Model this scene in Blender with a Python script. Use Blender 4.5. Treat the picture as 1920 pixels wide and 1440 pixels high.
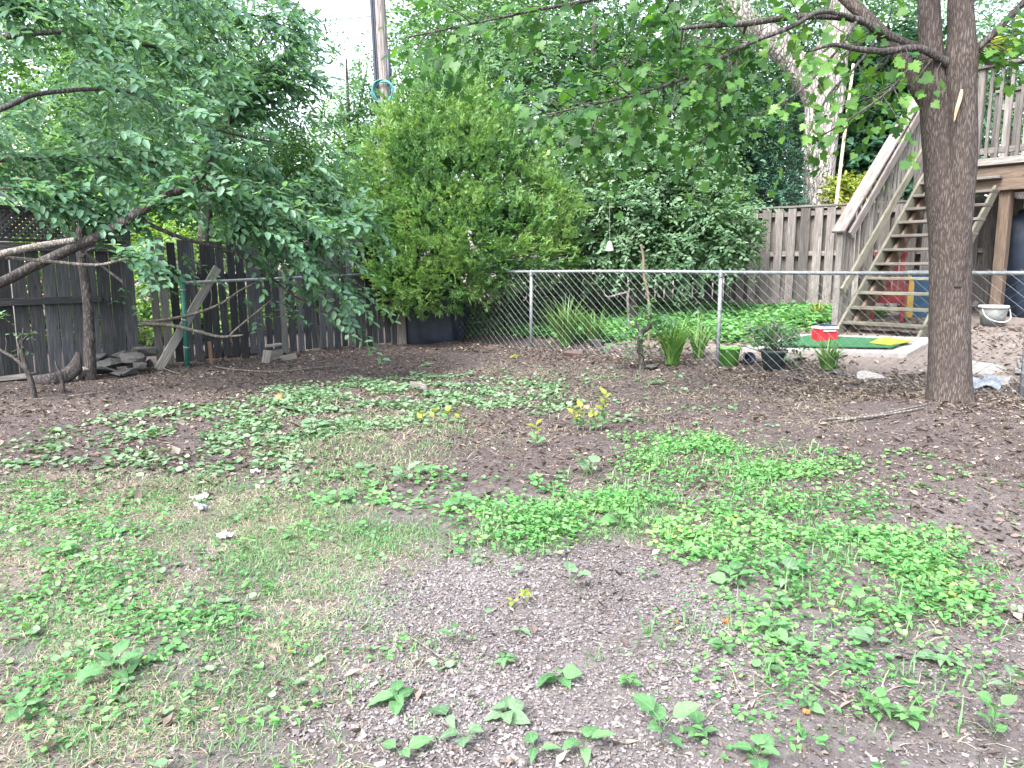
import bpy, bmesh, math, random
import numpy as np
from mathutils import Vector, Matrix

for _o in list(bpy.data.objects):
    bpy.data.objects.remove(_o)
SC = bpy.context.scene
COL = SC.collection
R = math.radians

# ------------------------------------------------------------------ camera
CAM_H = 1.25
FPX = 1423.0                       # focal length in pixels of the 1920 px wide photograph
PITCH = math.atan(215.0 / FPX)     # looking slightly down
cam_d = bpy.data.cameras.new('camera')
cam = bpy.data.objects.new('camera', cam_d)
COL.objects.link(cam)
cam.location = (0, 0, CAM_H)
cam.rotation_euler = (math.pi / 2 - PITCH, 0, 0)
cam_d.sensor_width = 36.0
cam_d.lens = 36.0 * FPX / 1920.0
cam_d.clip_start = 0.05
cam_d.clip_end = 1500.0
SC.camera = cam

# ------------------------------------------------------------------ light
SUN_EL, SUN_AZ = R(50), R(-145)    # bright overcast: broad light from high above, over the viewer's left shoulder (azimuth from +Y, clockwise)
world = bpy.data.worlds.new('World')
SC.world = world
world.use_nodes = True
_nt = world.node_tree
_bg = _nt.nodes['Background']
_sky = _nt.nodes.new('ShaderNodeTexSky')
_sky.sky_type = 'NISHITA'
_sky.sun_disc = False
_sky.sun_elevation = SUN_EL
_sky.sun_rotation = SUN_AZ
_sky.dust_density = 4.0
_sky.air_density = 1.2
_hs = _nt.nodes.new('ShaderNodeHueSaturation')   # cloud cover: a paler sky all round
_hs.inputs['Saturation'].default_value = 0.55
_nt.links.new(_sky.outputs[0], _hs.inputs['Color'])
_nt.links.new(_hs.outputs[0], _bg.inputs[0])
_bg.inputs[1].default_value = 0.15
sun_d = bpy.data.lights.new('sun', 'SUN')
sun_d.energy = 1.8
sun_d.angle = R(30)
sun_d.color = (1.0, 0.985, 0.965)
sun = bpy.data.objects.new('sun', sun_d)
COL.objects.link(sun)
_sd = Vector((math.sin(SUN_AZ) * math.cos(SUN_EL), math.cos(SUN_AZ) * math.cos(SUN_EL), math.sin(SUN_EL)))
sun.rotation_euler = (-_sd).to_track_quat('-Z', 'Y').to_euler()
sun.location = _sd * 60
SC.view_settings.view_transform = 'Standard'
SC.view_settings.look = 'None'
SC.view_settings.gamma = 1.0
SC.view_settings.exposure = 2.3
SC.render.engine = 'CYCLES'
SC.cycles.max_bounces = 6
SC.cycles.diffuse_bounces = 3
SC.cycles.transmission_bounces = 3
SC.cycles.transparent_max_bounces = 4

# ------------------------------------------------------------------ layout helpers
_c, _s = math.cos(PITCH), math.sin(PITCH)


def _ray(px, py):
    a, b = (px - 960.0) / FPX, -(py - 720.0) / FPX
    return (a, _c + b * _s, -_s + b * _c)


def G(px, py, z=0.0):              # a spot on level ground of height z
    d = _ray(px, py)
    t = (z - CAM_H) / d[2]
    return Vector((d[0] * t, d[1] * t, z))


def A(px, py, D):                  # a spot at distance D
    d = _ray(px, py)
    t = D / d[1]
    return Vector((d[0] * t, D, CAM_H + d[2] * t))


def sstep(a, b, x):
    t = np.clip((x - a) / (b - a), 0, 1)
    return t * t * (3 - 2 * t)


_LAT = np.random.default_rng(7).random((256, 256))


def vnoise(x, y, scale=1.0, seed=0):
    x = np.asarray(x, float) / scale + seed * 17.3
    y = np.asarray(y, float) / scale + seed * 31.7
    xi, yi = np.floor(x).astype(int), np.floor(y).astype(int)
    fx, fy = x - xi, y - yi
    fx, fy = fx * fx * (3 - 2 * fx), fy * fy * (3 - 2 * fy)
    g = lambda i, j: _LAT[i % 256, j % 256]
    return (g(xi, yi) * (1 - fx) + g(xi + 1, yi) * fx) * (1 - fy) + (g(xi, yi + 1) * (1 - fx) + g(xi + 1, yi + 1) * fx) * fy


def fbm(x, y, scale=1.0, seed=0):
    return (vnoise(x, y, scale, seed) + .5 * vnoise(x, y, scale / 2, seed + 1) + .25 * vnoise(x, y, scale / 4, seed + 2)) / 1.75


P1 = np.array((0.29, 11.55)); P2 = np.array((2.56, 9.39)); P3 = np.array((4.73, 6.95))   # chain-link posts
UF = (P3 - P1) / np.linalg.norm(P3 - P1)            # along the chain-link fence
NF = np.array((-UF[1], UF[0]))                      # into the neighbour's yard
if NF[1] < 0:
    NF = -NF


def gz(x, y):
    x = np.asarray(x, float); y = np.asarray(y, float)
    d = (x - P1[0]) * NF[0] + (y - P1[1]) * NF[1]
    base = np.clip(d, 0, None)
    base = np.where(base < 3, .135 * base, .405 + .16 * (1 - np.exp(-(np.clip(base, 3, None) - 3) / 1.6)))
    bump = .05 * (fbm(x, y, 1.4, 3) - .5) + .025 * (fbm(x, y, .35, 5) - .5)
    root = .16 * np.exp(-(((x - 3.75) ** 2 + (y - 6.4) ** 2) / .5))
    berm = .06 * np.exp(-((d + .15) ** 2) / .06) * (vnoise(x, y, .5, 9) > .25)
    near = 1 - sstep(40, 80, np.hypot(x, y))
    return base + (bump + root + berm) * near


def gp(px, py, it=6):              # pixel -> spot on the real ground
    d = _ray(px, py)
    Ds = np.linspace(1.2, 40, 900)
    h = CAM_H + d[2] / d[1] * Ds - gz(d[0] / d[1] * Ds, Ds)
    i = int(np.argmax(h < 0))
    lo, hi = Ds[max(i - 1, 0)], Ds[i]
    for _ in range(14):
        m = (lo + hi) / 2
        if CAM_H + d[2] / d[1] * m - float(gz(d[0] / d[1] * m, m)) < 0: hi = m
        else: lo = m
    return gxy(d[0] / d[1] * hi, hi)


def gxy(x, y):
    return Vector((x, y, float(gz(x, y))))


# ------------------------------------------------------------------ object helpers
WM = {}


def tag(o, label=None, cat=None, group=None, kind=None):
    if label: o['label'] = label
    if cat: o['category'] = cat
    if group: o['group'] = group
    if kind: o['kind'] = kind
    return o


def place(o, M, parent=None):
    WM[o.name] = M.copy()
    if parent is not None:
        o.parent = parent
        o.matrix_basis = WM[parent.name].inverted() @ M
    else:
        o.matrix_basis = M
    return o


def empty(name, loc, label, cat, group=None):
    o = bpy.data.objects.new(name, None)
    o.empty_display_size = .1
    COL.objects.link(o)
    place(o, Matrix.Translation(Vector(loc)))
    return tag(o, label, cat, group)


def link(name, me, mat=None, parent=None, M=None, kind=None):
    if mat is not None and len(me.materials) == 0:
        me.materials.append(mat)
    o = bpy.data.objects.new(name, me)
    COL.objects.link(o)
    place(o, M if M is not None else Matrix.Identity(4), parent)
    if kind: o['kind'] = kind
    return o


class MB:
    def __init__(self):
        self.v, self.f = [], []

    def box(self, c, s, rot=None, taper=1.0):
        b = len(self.v)
        c = Vector(c)
        rot = rot or Matrix.Identity(3)
        for z in (-.5, .5):
            k = taper if z > 0 else 1.0
            for x, y in ((-.5, -.5), (.5, -.5), (.5, .5), (-.5, .5)):
                self.v.append(tuple(c + rot @ Vector((x * s[0] * k, y * s[1] * k, z * s[2]))))
        for q in ((0, 3, 2, 1), (4, 5, 6, 7), (0, 1, 5, 4), (1, 2, 6, 5), (2, 3, 7, 6), (3, 0, 4, 7)):
            self.f.append(tuple(b + i for i in q))
        return self

    def tube(self, pts, rad, n=8, cap=True, jit=0.0, rng=None, smooth=0):
        P = [Vector(p) for p in pts]
        Rr = list(rad) if hasattr(rad, '__len__') else [rad] * len(P)
        if smooth:
            P, Rr = catmull(P, Rr, smooth)
        b = len(self.v)
        up = Vector((0, 0, 1))
        t0 = (P[1] - P[0]).normalized()
        if abs(t0.dot(up)) > .95: up = Vector((1, 0, 0))
        x = t0.cross(up).normalized()
        for i, p in enumerate(P):
            t = ((P[min(i + 1, len(P) - 1)] - P[max(i - 1, 0)])).normalized()
            x = (x - t * x.dot(t)).normalized()
            y = t.cross(x)
            for k in range(n):
                a = 2 * math.pi * k / n
                r = Rr[i] * (1 + (rng.uniform(-jit, jit) if rng is not None else 0))
                self.v.append(tuple(p + (x * math.cos(a) + y * math.sin(a)) * r))
        for i in range(len(P) - 1):
            for k in range(n):
                k2 = (k + 1) % n
                self.f.append((b + i * n + k, b + i * n + k2, b + (i + 1) * n + k2, b + (i + 1) * n + k))
        if cap:
            self.f.append(tuple(b + k for k in range(n))[::-1])
            self.f.append(tuple(b + (len(P) - 1) * n + k for k in range(n)))
        return self

    def lathe(self, prof, c=(0, 0, 0), n=24, closed=False):
        b = len(self.v)
        c = Vector(c)
        for r, z in prof:
            for k in range(n):
                a = 2 * math.pi * k / n
                self.v.append((c.x + r * math.cos(a), c.y + r * math.sin(a), c.z + z))
        for i in range(len(prof) - 1):
            for k in range(n):
                k2 = (k + 1) % n
                self.f.append((b + i * n + k, b + i * n + k2, b + (i + 1) * n + k2, b + (i + 1) * n + k))
        if closed:
            self.f.append(tuple(b + k for k in range(n))[::-1])
            self.f.append(tuple(b + (len(prof) - 1) * n + k for k in range(n)))
        return self

    def mesh(self, name, smooth=False):
        me = bpy.data.meshes.new(name)
        me.from_pydata(self.v, [], self.f)
        me.update()
        if smooth:
            me.polygons.foreach_set('use_smooth', [True] * len(me.polygons))
        return me

    def build(self, name, mat, parent=None, smooth=False, kind=None, M=None):
        return link(name, self.mesh(name, smooth), mat, parent, M, kind)


def catmull(P, Rr, k):
    out, ro = [], []
    for i in range(len(P) - 1):
        p0, p1, p2, p3 = P[max(i - 1, 0)], P[i], P[i + 1], P[min(i + 2, len(P) - 1)]
        for j in range(k):
            t = j / k
            out.append(.5 * ((2 * p1) + (p2 - p0) * t + (2 * p0 - 5 * p1 + 4 * p2 - p3) * t * t + (3 * p1 - p0 - 3 * p2 + p3) * t ** 3))
            ro.append(Rr[i] * (1 - t) + Rr[i + 1] * t)
    out.append(P[-1]); ro.append(Rr[-1])
    return out, ro


_bevel_cache = {}


def bevel_box(s, b=.004, seg=1):
    key = (round(s[0], 3), round(s[1], 3), round(s[2], 3), b, seg)
    if key not in _bevel_cache:
        bm = bmesh.new()
        bmesh.ops.create_cube(bm, size=1)
        bmesh.ops.scale(bm, vec=s, verts=bm.verts)
        bmesh.ops.bevel(bm, geom=list(bm.edges), offset=min(b, min(s) * .4), segments=seg, affect='EDGES')
        me = bpy.data.meshes.new('beam')
        bm.to_mesh(me); bm.free()
        _bevel_cache[key] = me
    return _bevel_cache[key]


_mat_meshes = {}


def beam(name, p0, p1, w, t, mat, parent=None, xdir=None, b=.004):
    """a squared timber from p0 to p1: w across xdir, t across the third axis"""
    p0, p1 = Vector(p0), Vector(p1)
    z = (p1 - p0)
    L = z.length
    z.normalize()
    x = Vector(xdir) if xdir is not None else Vector((1, 0, 0))
    x = (x - z * x.dot(z))
    if x.length < 1e-4: x = Vector((0, 1, 0)) - z * z.y
    x.normalize()
    y = z.cross(x)
    M = Matrix((x, y, z)).transposed().to_4x4()
    M.translation = (p0 + p1) / 2
    src = bevel_box((w, t, L), b)
    key = (src.name, mat.name)
    if key not in _mat_meshes:
        me = src.copy(); me.materials.clear(); me.materials.append(mat)
        _mat_meshes[key] = me
    return link(name, _mat_meshes[key], None, parent, M)


# ------------------------------------------------------------------ materials
def newmat(name):
    m = bpy.data.materials.new(name)
    m.use_nodes = True
    nt = m.node_tree
    return m, nt, nt.nodes['Principled BSDF'], nt.nodes['Material Output']


def ramp(nt, fac, stops):
    r = nt.nodes.new('ShaderNodeValToRGB')
    el = r.color_ramp.elements
    while len(el) < len(stops): el.new(.5)
    for e, (p, c) in zip(el, stops):
        e.position = p; e.color = (*c, 1)
    nt.links.new(fac, r.inputs[0])
    return r.outputs[0]


def noise(nt, vec, scale, detail=4, rough=.6, dist=0.0):
    n = nt.nodes.new('ShaderNodeTexNoise')
    n.inputs['Scale'].default_value = scale
    n.inputs['Detail'].default_value = detail
    n.inputs['Roughness'].default_value = rough
    n.inputs['Distortion'].default_value = dist
    if vec is not None: nt.links.new(vec, n.inputs['Vector'])
    return n.outputs['Fac']


def mixc(nt, fac, a, b, mode='MIX'):
    m = nt.nodes.new('ShaderNodeMix')
    m.data_type = 'RGBA'; m.blend_type = mode
    for s, v in ((m.inputs['Factor'], fac), (m.inputs['A'], a), (m.inputs['B'], b)):
        if hasattr(v, 'links') or isinstance(v, bpy.types.NodeSocket): nt.links.new(v, s)
        elif isinstance(v, (int, float)): s.default_value = v
        else: s.default_value = (*v, 1)
    return m.outputs['Result']


def math_n(nt, op, a, b=0.0):
    m = nt.nodes.new('ShaderNodeMath'); m.operation = op
    for s, v in ((m.inputs[0], a), (m.inputs[1], b)):
        if isinstance(v, bpy.types.NodeSocket): nt.links.new(v, s)
        else: s.default_value = v
    return m.outputs[0]


def coords(nt, scale=(1, 1, 1), kind='Object', per_object=False):
    tc = nt.nodes.new('ShaderNodeTexCoord')
    mp = nt.nodes.new('ShaderNodeMapping')
    mp.inputs['Scale'].default_value = scale
    nt.links.new(tc.outputs[kind], mp.inputs['Vector'])
    if per_object:
        oi = nt.nodes.new('ShaderNodeObjectInfo')
        cx = nt.nodes.new('ShaderNodeCombineXYZ')
        for i, k in enumerate((37.0, 71.0, 53.0)):
            nt.links.new(math_n(nt, 'MULTIPLY', oi.outputs['Random'], k), cx.inputs[i])
        nt.links.new(cx.outputs[0], mp.inputs['Location'])
    return mp.outputs[0]


def bump(nt, bsdf, h, strength=.4, dist=.01):
    b = nt.nodes.new('ShaderNodeBump')
    b.inputs['Strength'].default_value = strength
    b.inputs['Distance'].default_value = dist
    nt.links.new(h, b.inputs['Height'])
    nt.links.new(b.outputs[0], bsdf.inputs['Normal'])


def wood(name, c_dark, c_mid, c_light, stain=(.03, .035, .02), stain_amt=.5, vary=.45, rough=.85):
    m, nt, p, _ = newmat(name)
    v = coords(nt, (22, 22, 1.3), per_object=True)
    v2 = coords(nt, (3, 3, 1.1), per_object=True)
    g = noise(nt, v, 3.0, 5, .65, .6)
    col = ramp(nt, g, [(.28, c_dark), (.5, c_mid), (.72, c_light)])
    st = ramp(nt, noise(nt, v2, 1.6, 4, .6), [(.45, (0, 0, 0)), (.75, (1, 1, 1))])
    col = mixc(nt, math_n(nt, 'MULTIPLY', st, stain_amt), col, stain)
    kn = nt.nodes.new('ShaderNodeTexVoronoi'); kn.inputs['Scale'].default_value = 1.0
    nt.links.new(coords(nt, (9, 9, 3.0), per_object=True), kn.inputs['Vector'])
    kf = ramp(nt, kn.outputs['Distance'], [(.05, (1, 1, 1)), (.13, (0, 0, 0))])
    col = mixc(nt, math_n(nt, 'MULTIPLY', kf, .6), col, tuple(x * .45 for x in c_dark))
    oi = nt.nodes.new('ShaderNodeObjectInfo')
    hs = nt.nodes.new('ShaderNodeHueSaturation')
    mr = nt.nodes.new('ShaderNodeMapRange')
    mr.inputs['To Min'].default_value = 1 - vary; mr.inputs['To Max'].default_value = 1 + vary
    nt.links.new(oi.outputs['Random'], mr.inputs['Value'])
    nt.links.new(mr.outputs[0], hs.inputs['Value'])
    nt.links.new(col, hs.inputs['Color'])
    nt.links.new(hs.outputs[0], p.inputs['Base Color'])
    p.inputs['Roughness'].default_value = rough
    p.inputs['Specular IOR Level'].default_value = .25
    bump(nt, p, g, .6, .006)
    return m


def bark(name, c_dark, c_mid, c_light, sc=(30, 30, 5), bs=.9, bd=.02, moss=None):
    m, nt, p, _ = newmat(name)
    v = coords(nt, sc)
    vo = nt.nodes.new('ShaderNodeTexVoronoi'); vo.feature = 'DISTANCE_TO_EDGE'
    vo.inputs['Scale'].default_value = 1.0
    dv = nt.nodes.new('ShaderNodeMix'); dv.data_type = 'VECTOR'
    n1 = nt.nodes.new('ShaderNodeTexNoise'); n1.inputs['Scale'].default_value = .6; n1.inputs['Detail'].default_value = 4
    nt.links.new(v, n1.inputs['Vector'])
    va = nt.nodes.new('ShaderNodeVectorMath'); va.operation = 'MULTIPLY_ADD'
    nt.links.new(n1.outputs['Color'], va.inputs[0]); va.inputs[1].default_value = (2.2, 2.2, 2.2); nt.links.new(v, va.inputs[2])
    nt.links.new(va.outputs[0], vo.inputs['Vector'])
    h = ramp(nt, vo.outputs['Distance'], [(.0, (0, 0, 0)), (.28, (1, 1, 1))])
    fine = noise(nt, v, 1.4, 6, .7)
    hh = math_n(nt, 'ADD', math_n(nt, 'MULTIPLY', h, .6), math_n(nt, 'MULTIPLY', fine, .6))
    col = ramp(nt, hh, [(.25, c_dark), (.6, c_mid), (.95, c_light)])
    big = noise(nt, coords(nt, (3, 3, 1.5)), 1.5, 4)
    col = mixc(nt, math_n(nt, 'MULTIPLY', ramp(nt, big, [(.4, (0, 0, 0)), (.7, (1, 1, 1))]), .45), col, moss or tuple(x * .6 for x in c_mid))
    nt.links.new(col, p.inputs['Base Color'])
    p.inputs['Roughness'].default_value = .9
    p.inputs['Specular IOR Level'].default_value = .2
    bump(nt, p, hh, bs, bd)
    return m


def leafmat(name, stops, trans=.35, rough=.5, tint=(1.15, 1.2, .55)):
    """leaf colour from a per-leaf random value; thin leaf that lets light through"""
    m, nt, p, out = newmat(name)
    at = nt.nodes.new('ShaderNodeAttribute'); at.attribute_name = 'rnd'
    col = ramp(nt, at.outputs['Fac'], stops)
    nt.links.new(col, p.inputs['Base Color'])
    p.inputs['Roughness'].default_value = rough
    p.inputs['Specular IOR Level'].default_value = .35
    tr = nt.nodes.new('ShaderNodeBsdfTranslucent')
    nt.links.new(mixc(nt, 1.0, col, tint, 'MULTIPLY'), tr.inputs['Color'])
    mx = nt.nodes.new('ShaderNodeMixShader'); mx.inputs[0].default_value = trans
    nt.links.new(p.outputs[0], mx.inputs[1]); nt.links.new(tr.outputs[0], mx.inputs[2])
    nt.links.new(mx.outputs[0], out.inputs['Surface'])
    return m


def veinleaf(name, c0, c1, c2, trans=.35):
    m, nt, p, out = newmat(name)
    tc = nt.nodes.new('ShaderNodeTexCoord')
    sep = nt.nodes.new('ShaderNodeSeparateXYZ'); nt.links.new(tc.outputs['Object'], sep.inputs[0])
    ay = math_n(nt, 'ABSOLUTE', sep.outputs['Y'])
    ph = math_n(nt, 'MULTIPLY', math_n(nt, 'SUBTRACT', sep.outputs['X'], math_n(nt, 'MULTIPLY', ay, .8)), 44.0)
    vein = ramp(nt, math_n(nt, 'ABSOLUTE', math_n(nt, 'SINE', ph)), [(.0, (1, 1, 1)), (.22, (0, 0, 0))])
    mid = ramp(nt, ay, [(.006, (1, 1, 1)), (.022, (0, 0, 0))])
    oi = nt.nodes.new('ShaderNodeObjectInfo')
    n = noise(nt, coords(nt, (1, 1, 1), per_object=True), 7.0, 5, .7)
    col = ramp(nt, math_n(nt, 'ADD', math_n(nt, 'MULTIPLY', n, .7), math_n(nt, 'MULTIPLY', oi.outputs['Random'], .3)), [(.25, c0), (.5, c1), (.78, c2)])
    col = mixc(nt, math_n(nt, 'MULTIPLY', vein, .30), col, c2)
    col = mixc(nt, math_n(nt, 'MULTIPLY', mid, .55), col, tuple(min(1, x * 1.25) for x in c2))
    spots = ramp(nt, noise(nt, coords(nt, (1, 1, 1), per_object=True), 26.0, 2, .5), [(.70, (0, 0, 0)), (.78, (1, 1, 1))])
    col = mixc(nt, math_n(nt, 'MULTIPLY', spots, .6), col, (.16, .12, .05))
    nt.links.new(col, p.inputs['Base Color'])
    p.inputs['Roughness'].default_value = .5
    p.inputs['Specular IOR Level'].default_value = .35
    bump(nt, p, math_n(nt, 'ADD', math_n(nt, 'MULTIPLY', vein, -.5), n), .5, .01)
    tr = nt.nodes.new('ShaderNodeBsdfTranslucent')
    nt.links.new(mixc(nt, 1.0, col, (1.15, 1.2, .55), 'MULTIPLY'), tr.inputs['Color'])
    mx = nt.nodes.new('ShaderNodeMixShader'); mx.inputs[0].default_value = trans
    nt.links.new(p.outputs[0], mx.inputs[1]); nt.links.new(tr.outputs[0], mx.inputs[2])
    nt.links.new(mx.outputs[0], out.inputs['Surface'])
    return m


def plain(name, c, rough=.6, metal=0.0, vary=.25, sc=12.0, bumpd=0.0, spec=.4):
    m, nt, p, _ = newmat(name)
    n = noise(nt, coords(nt), sc, 5, .65)
    col = ramp(nt, n, [(.3, tuple(x * (1 - vary) for x in c)), (.7, tuple(min(1, x * (1 + vary)) for x in c))])
    nt.links.new(col, p.inputs['Base Color'])
    p.inputs['Roughness'].default_value = rough
    p.inputs['Metallic'].default_value = metal
    p.inputs['Specular IOR Level'].default_value = spec
    if bumpd: bump(nt, p, n, .5, bumpd)
    return m


M = {}
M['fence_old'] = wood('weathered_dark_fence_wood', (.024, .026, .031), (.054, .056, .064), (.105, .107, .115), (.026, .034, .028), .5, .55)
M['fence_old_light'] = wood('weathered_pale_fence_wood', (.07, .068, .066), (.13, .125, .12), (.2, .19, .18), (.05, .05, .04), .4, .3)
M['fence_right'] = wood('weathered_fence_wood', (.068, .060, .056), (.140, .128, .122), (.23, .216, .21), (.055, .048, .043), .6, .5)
M['fence_orange'] = wood('newer_fence_wood', (.10, .06, .04), (.17, .105, .07), (.24, .165, .12), (.07, .05, .04), .5, .2)
M['deck'] = wood('deck_wood', (.078, .071, .066), (.155, .143, .134), (.25, .235, .226), (.055, .05, .045), .55, .35)
M['deck_green'] = wood('treated_deck_wood', (.07, .067, .052), (.14, .135, .105), (.22, .214, .17), (.05, .046, .04), .55, .3)  # tone lowered: part of the stairs' shade is in this colour
M['deck_pink'] = wood('worn_handrail_wood', (.10, .084, .077), (.22, .195, .184), (.34, .312, .304), (.08, .066, .06), .6, .25)
M['beam'] = wood('deck_beam_wood', (.075, .052, .038), (.15, .112, .085), (.22, .175, .14), (.06, .05, .045), .55, .25)
M['stump'] = wood('rotten_post_wood', (.07, .06, .055), (.14, .125, .115), (.22, .2, .18), (.05, .05, .04), .5, .2)
M['scrap'] = wood('scrap_wood', (.09, .085, .08), (.18, .17, .16), (.27, .26, .24), (.06, .06, .05), .4, .35)
M['bark_maple'] = bark('maple_bark', (.026, .021, .020), (.068, .055, .051), (.118, .100, .092), (70, 70, 11), .8, .006, (.042, .034, .032))
M['bark_big'] = bark('pale_furrowed_bark', (.12, .105, .10), (.38, .35, .335), (.56, .52, .50), (11, 11, 3.2), 1.0, .05, (.22, .19, .18))
M['bark_dark'] = bark('dark_branch_bark', (.026, .023, .024), (.066, .059, .059), (.125, .113, .11), (40, 40, 9), .7, .008)
M['bark_twig'] = bark('grey_twig_bark', (.05, .045, .042), (.13, .12, .11), (.24, .22, .2), (40, 40, 12), .6, .006)
M['pole'] = bark('utility_pole_wood', (.12, .105, .10), (.26, .235, .23), (.38, .35, .345), (26, 26, 1.2), .6, .008)
M['galv'] = plain('galvanised_steel', (.20, .215, .23), .6, .4, .2, 30)
M['wire'] = plain('galvanised_wire', (.15, .165, .18), .55, .3, .35, 40)
M['rail'] = plain('dull_galvanised_pipe', (.19, .21, .22), .6, .35, .25, 25)
M['green_post'] = plain('green_painted_steel', (.015, .11, .085), .5, .0, .35, 20)
M['cement'] = plain('concrete', (.27, .25, .24), .9, 0, .25, 14, .004)
M['stone'] = plain('grey_stone', (.065, .065, .067), .9, 0, .45, 9, .015)
M['stone_pale'] = plain('pale_flagstone', (.22, .21, .20), .9, 0, .4, 9, .006)
M['brick'] = plain('red_brick', (.085, .058, .054), .9, 0, .45, 22, .006)
# ------------------------------------------------------------------ leaves
# template: vertices (u along the leaf, v across, w out of the blade), faces
T_OVAL = (np.array([(0, 0, 0), (.3, .5, .10), (.72, .40, .08), (1, 0, -.06), (.72, -.40, .08), (.3, -.5, .10)]), [(0, 3, 2, 1), (0, 5, 4, 3)])
T_DIA = (np.array([(0, 0, 0), (.45, .5, .05), (1, 0, 0), (.45, -.5, .05)]), [(0, 3, 2, 1)])
T_ROUND = (np.array([(0, 0, 0), (.05, .38, .06), (.5, .54, .10), (.95, .32, .06), (1.02, 0, .0), (.95, -.32, .06), (.5, -.54, .10), (.05, -.38, .06)]), [(0, 4, 3, 2, 1), (0, 7, 6, 5, 4)])
_lo = []
for _i in range(15):
    _a = -2.55 + 5.1 * _i / 14
    _r = .52 * (1.0 if _i % 2 == 0 else .80) * (1 - .10 * abs(_a) / 2.55)
    _lo.append((.48 + _r * math.cos(_a), _r * 1.08 * math.sin(_a), .05 + .10 * abs(math.sin(_a)) + (.03 if _i % 4 == 0 else 0)))
T_LOBED = (np.array([(.12, 0, 0)] + _lo), [(0, i + 1, i + 2) if i else (0, 1, 2) for i in range(14)])
T_BLADE = (np.array([(0, .5, 0), (0, -.5, 0), (.45, .42, .05), (.45, -.42, .05), (.8, .22, -.06), (.8, -.22, -.06), (1, 0, -.22)]), [(0, 1, 3, 2), (2, 3, 5, 4), (4, 5, 6)])
T_TRI = (np.array([(0, .5, 0), (0, -.5, 0), (1, 0, 0)]), [(0, 1, 2)])
T_CHIP = (np.array([(0, -.5, 0), (1, -.4, .0), (.9, .5, 0), (.1, .45, 0), (.5, .05, .32)]), [(0, 1, 4), (1, 2, 4), (2, 3, 4), (3, 0, 4)])
T_CURL = (np.array([(0, 0, 0), (.35, .5, .22), (.5, 0, .05), (.35, -.5, .25), (1, .05, .3)]), [(0, 2, 1), (0, 3, 2), (1, 2, 4), (2, 3, 4)])
_mo = [(.0, .0), (-.04, .14), (-.16, .30), (.02, .34), (.10, .52), (.22, .46), (.30, .62), (.44, .44), (.52, .46), (.50, .24), (.72, .34), (.78, .18), (1.0, 0)]
_mv = [(u, v, .10 * abs(v) - .16 * max(0, u - .5)) for u, v in _mo] + [(u, -v, .10 * abs(v) - .16 * max(0, u - .5)) for u, v in _mo[-2:0:-1]]
T_MAPLE = (np.array(_mv + [(.32, 0, -.02)]), [(len(_mv), (i + 1) % len(_mv), i) for i in range(len(_mv))])
_ml = [(0, 0), (-.14, .3), (.10, .5), (.30, .60), (.46, .3), (.74, .32), (1, 0)]
_mlv = [(u, v, .08 * abs(v)) for u, v in _ml] + [(u, -v, .08 * abs(v)) for u, v in _ml[-2:0:-1]]
T_MAPLE_LOW = (np.array(_mlv + [(.32, 0, 0)]), [(len(_mlv), (i + 1) % len(_mlv), i) for i in range(len(_mlv))])


def nrm(a):
    return a / np.maximum(np.linalg.norm(a, axis=-1, keepdims=True), 1e-9)


def leaf_mesh(name, T, C, Ax, N, L, W, rnd, extra=None):
    tv, tf = T
    n, k = len(C), len(tv)
    Ax = nrm(Ax)
    N = nrm(N - Ax * (N * Ax).sum(-1, keepdims=True))
    S = np.cross(N, Ax)
    L = np.broadcast_to(np.asarray(L, float), (n,))[:, None, None]
    W = np.broadcast_to(np.asarray(W, float), (n,))[:, None, None]
    V = C[:, None, :] + Ax[:, None, :] * tv[None, :, 0:1] * L + S[:, None, :] * tv[None, :, 1:2] * W + N[:, None, :] * tv[None, :, 2:3] * L
    loops = np.concatenate([np.array(f) for f in tf])
    sizes = np.array([len(f) for f in tf])
    LV = (loops[None, :] + (np.arange(n) * k)[:, None]).ravel()
    tot = np.tile(sizes, n)
    start = np.concatenate(([0], np.cumsum(tot)[:-1]))
    me = bpy.data.meshes.new(name)
    me.vertices.add(n * k)
    me.vertices.foreach_set('co', V.astype(np.float32).ravel())
    me.loops.add(len(LV))
    me.loops.foreach_set('vertex_index', LV.astype(np.int32))
    me.polygons.add(len(tot))
    me.polygons.foreach_set('loop_start', start.astype(np.int32))
    me.polygons.foreach_set('loop_total', tot.astype(np.int32))
    at = me.attributes.new('rnd', 'FLOAT', 'FACE')
    at.data.foreach_set('value', np.repeat(np.clip(rnd, 0, 1), len(tf)).astype(np.float32))
    me.update(calc_edges=True)
    return me


def sprays(rng, st, di, length, k, droop=.15, flat=.75, side=.9):
    """k leaves set left and right along twigs; returns centres, axes, normals"""
    n = len(st)
    di = nrm(di)
    length = np.broadcast_to(np.asarray(length, float), (n,))
    t = (np.arange(k) + .6) / k
    up = np.tile((0., 0., 1.), (n, 1)) + rng.normal(0, .35, (n, 3))
    sd = nrm(np.cross(di, up))
    C = st[:, None, :] + di[:, None, :] * (t[None, :, None] * length[:, None, None])
    C[:, :, 2] -= droop * length[:, None] * t[None, :] ** 2
    sg = np.where(np.arange(k) % 2 == 0, 1., -1.)[None, :, None]
    Ax = di[:, None, :] * .55 + sd[:, None, :] * sg * side + rng.normal(0, .25, (n, k, 3))
    Ax[:, :, 2] -= .25
    N = np.cross(sd, di)[:, None, :] * flat + np.array((0, 0, flat)) + rng.normal(0, .38, (n, k, 3))
    return C.reshape(-1, 3), Ax.reshape(-1, 3), N.reshape(-1, 3)


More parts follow.
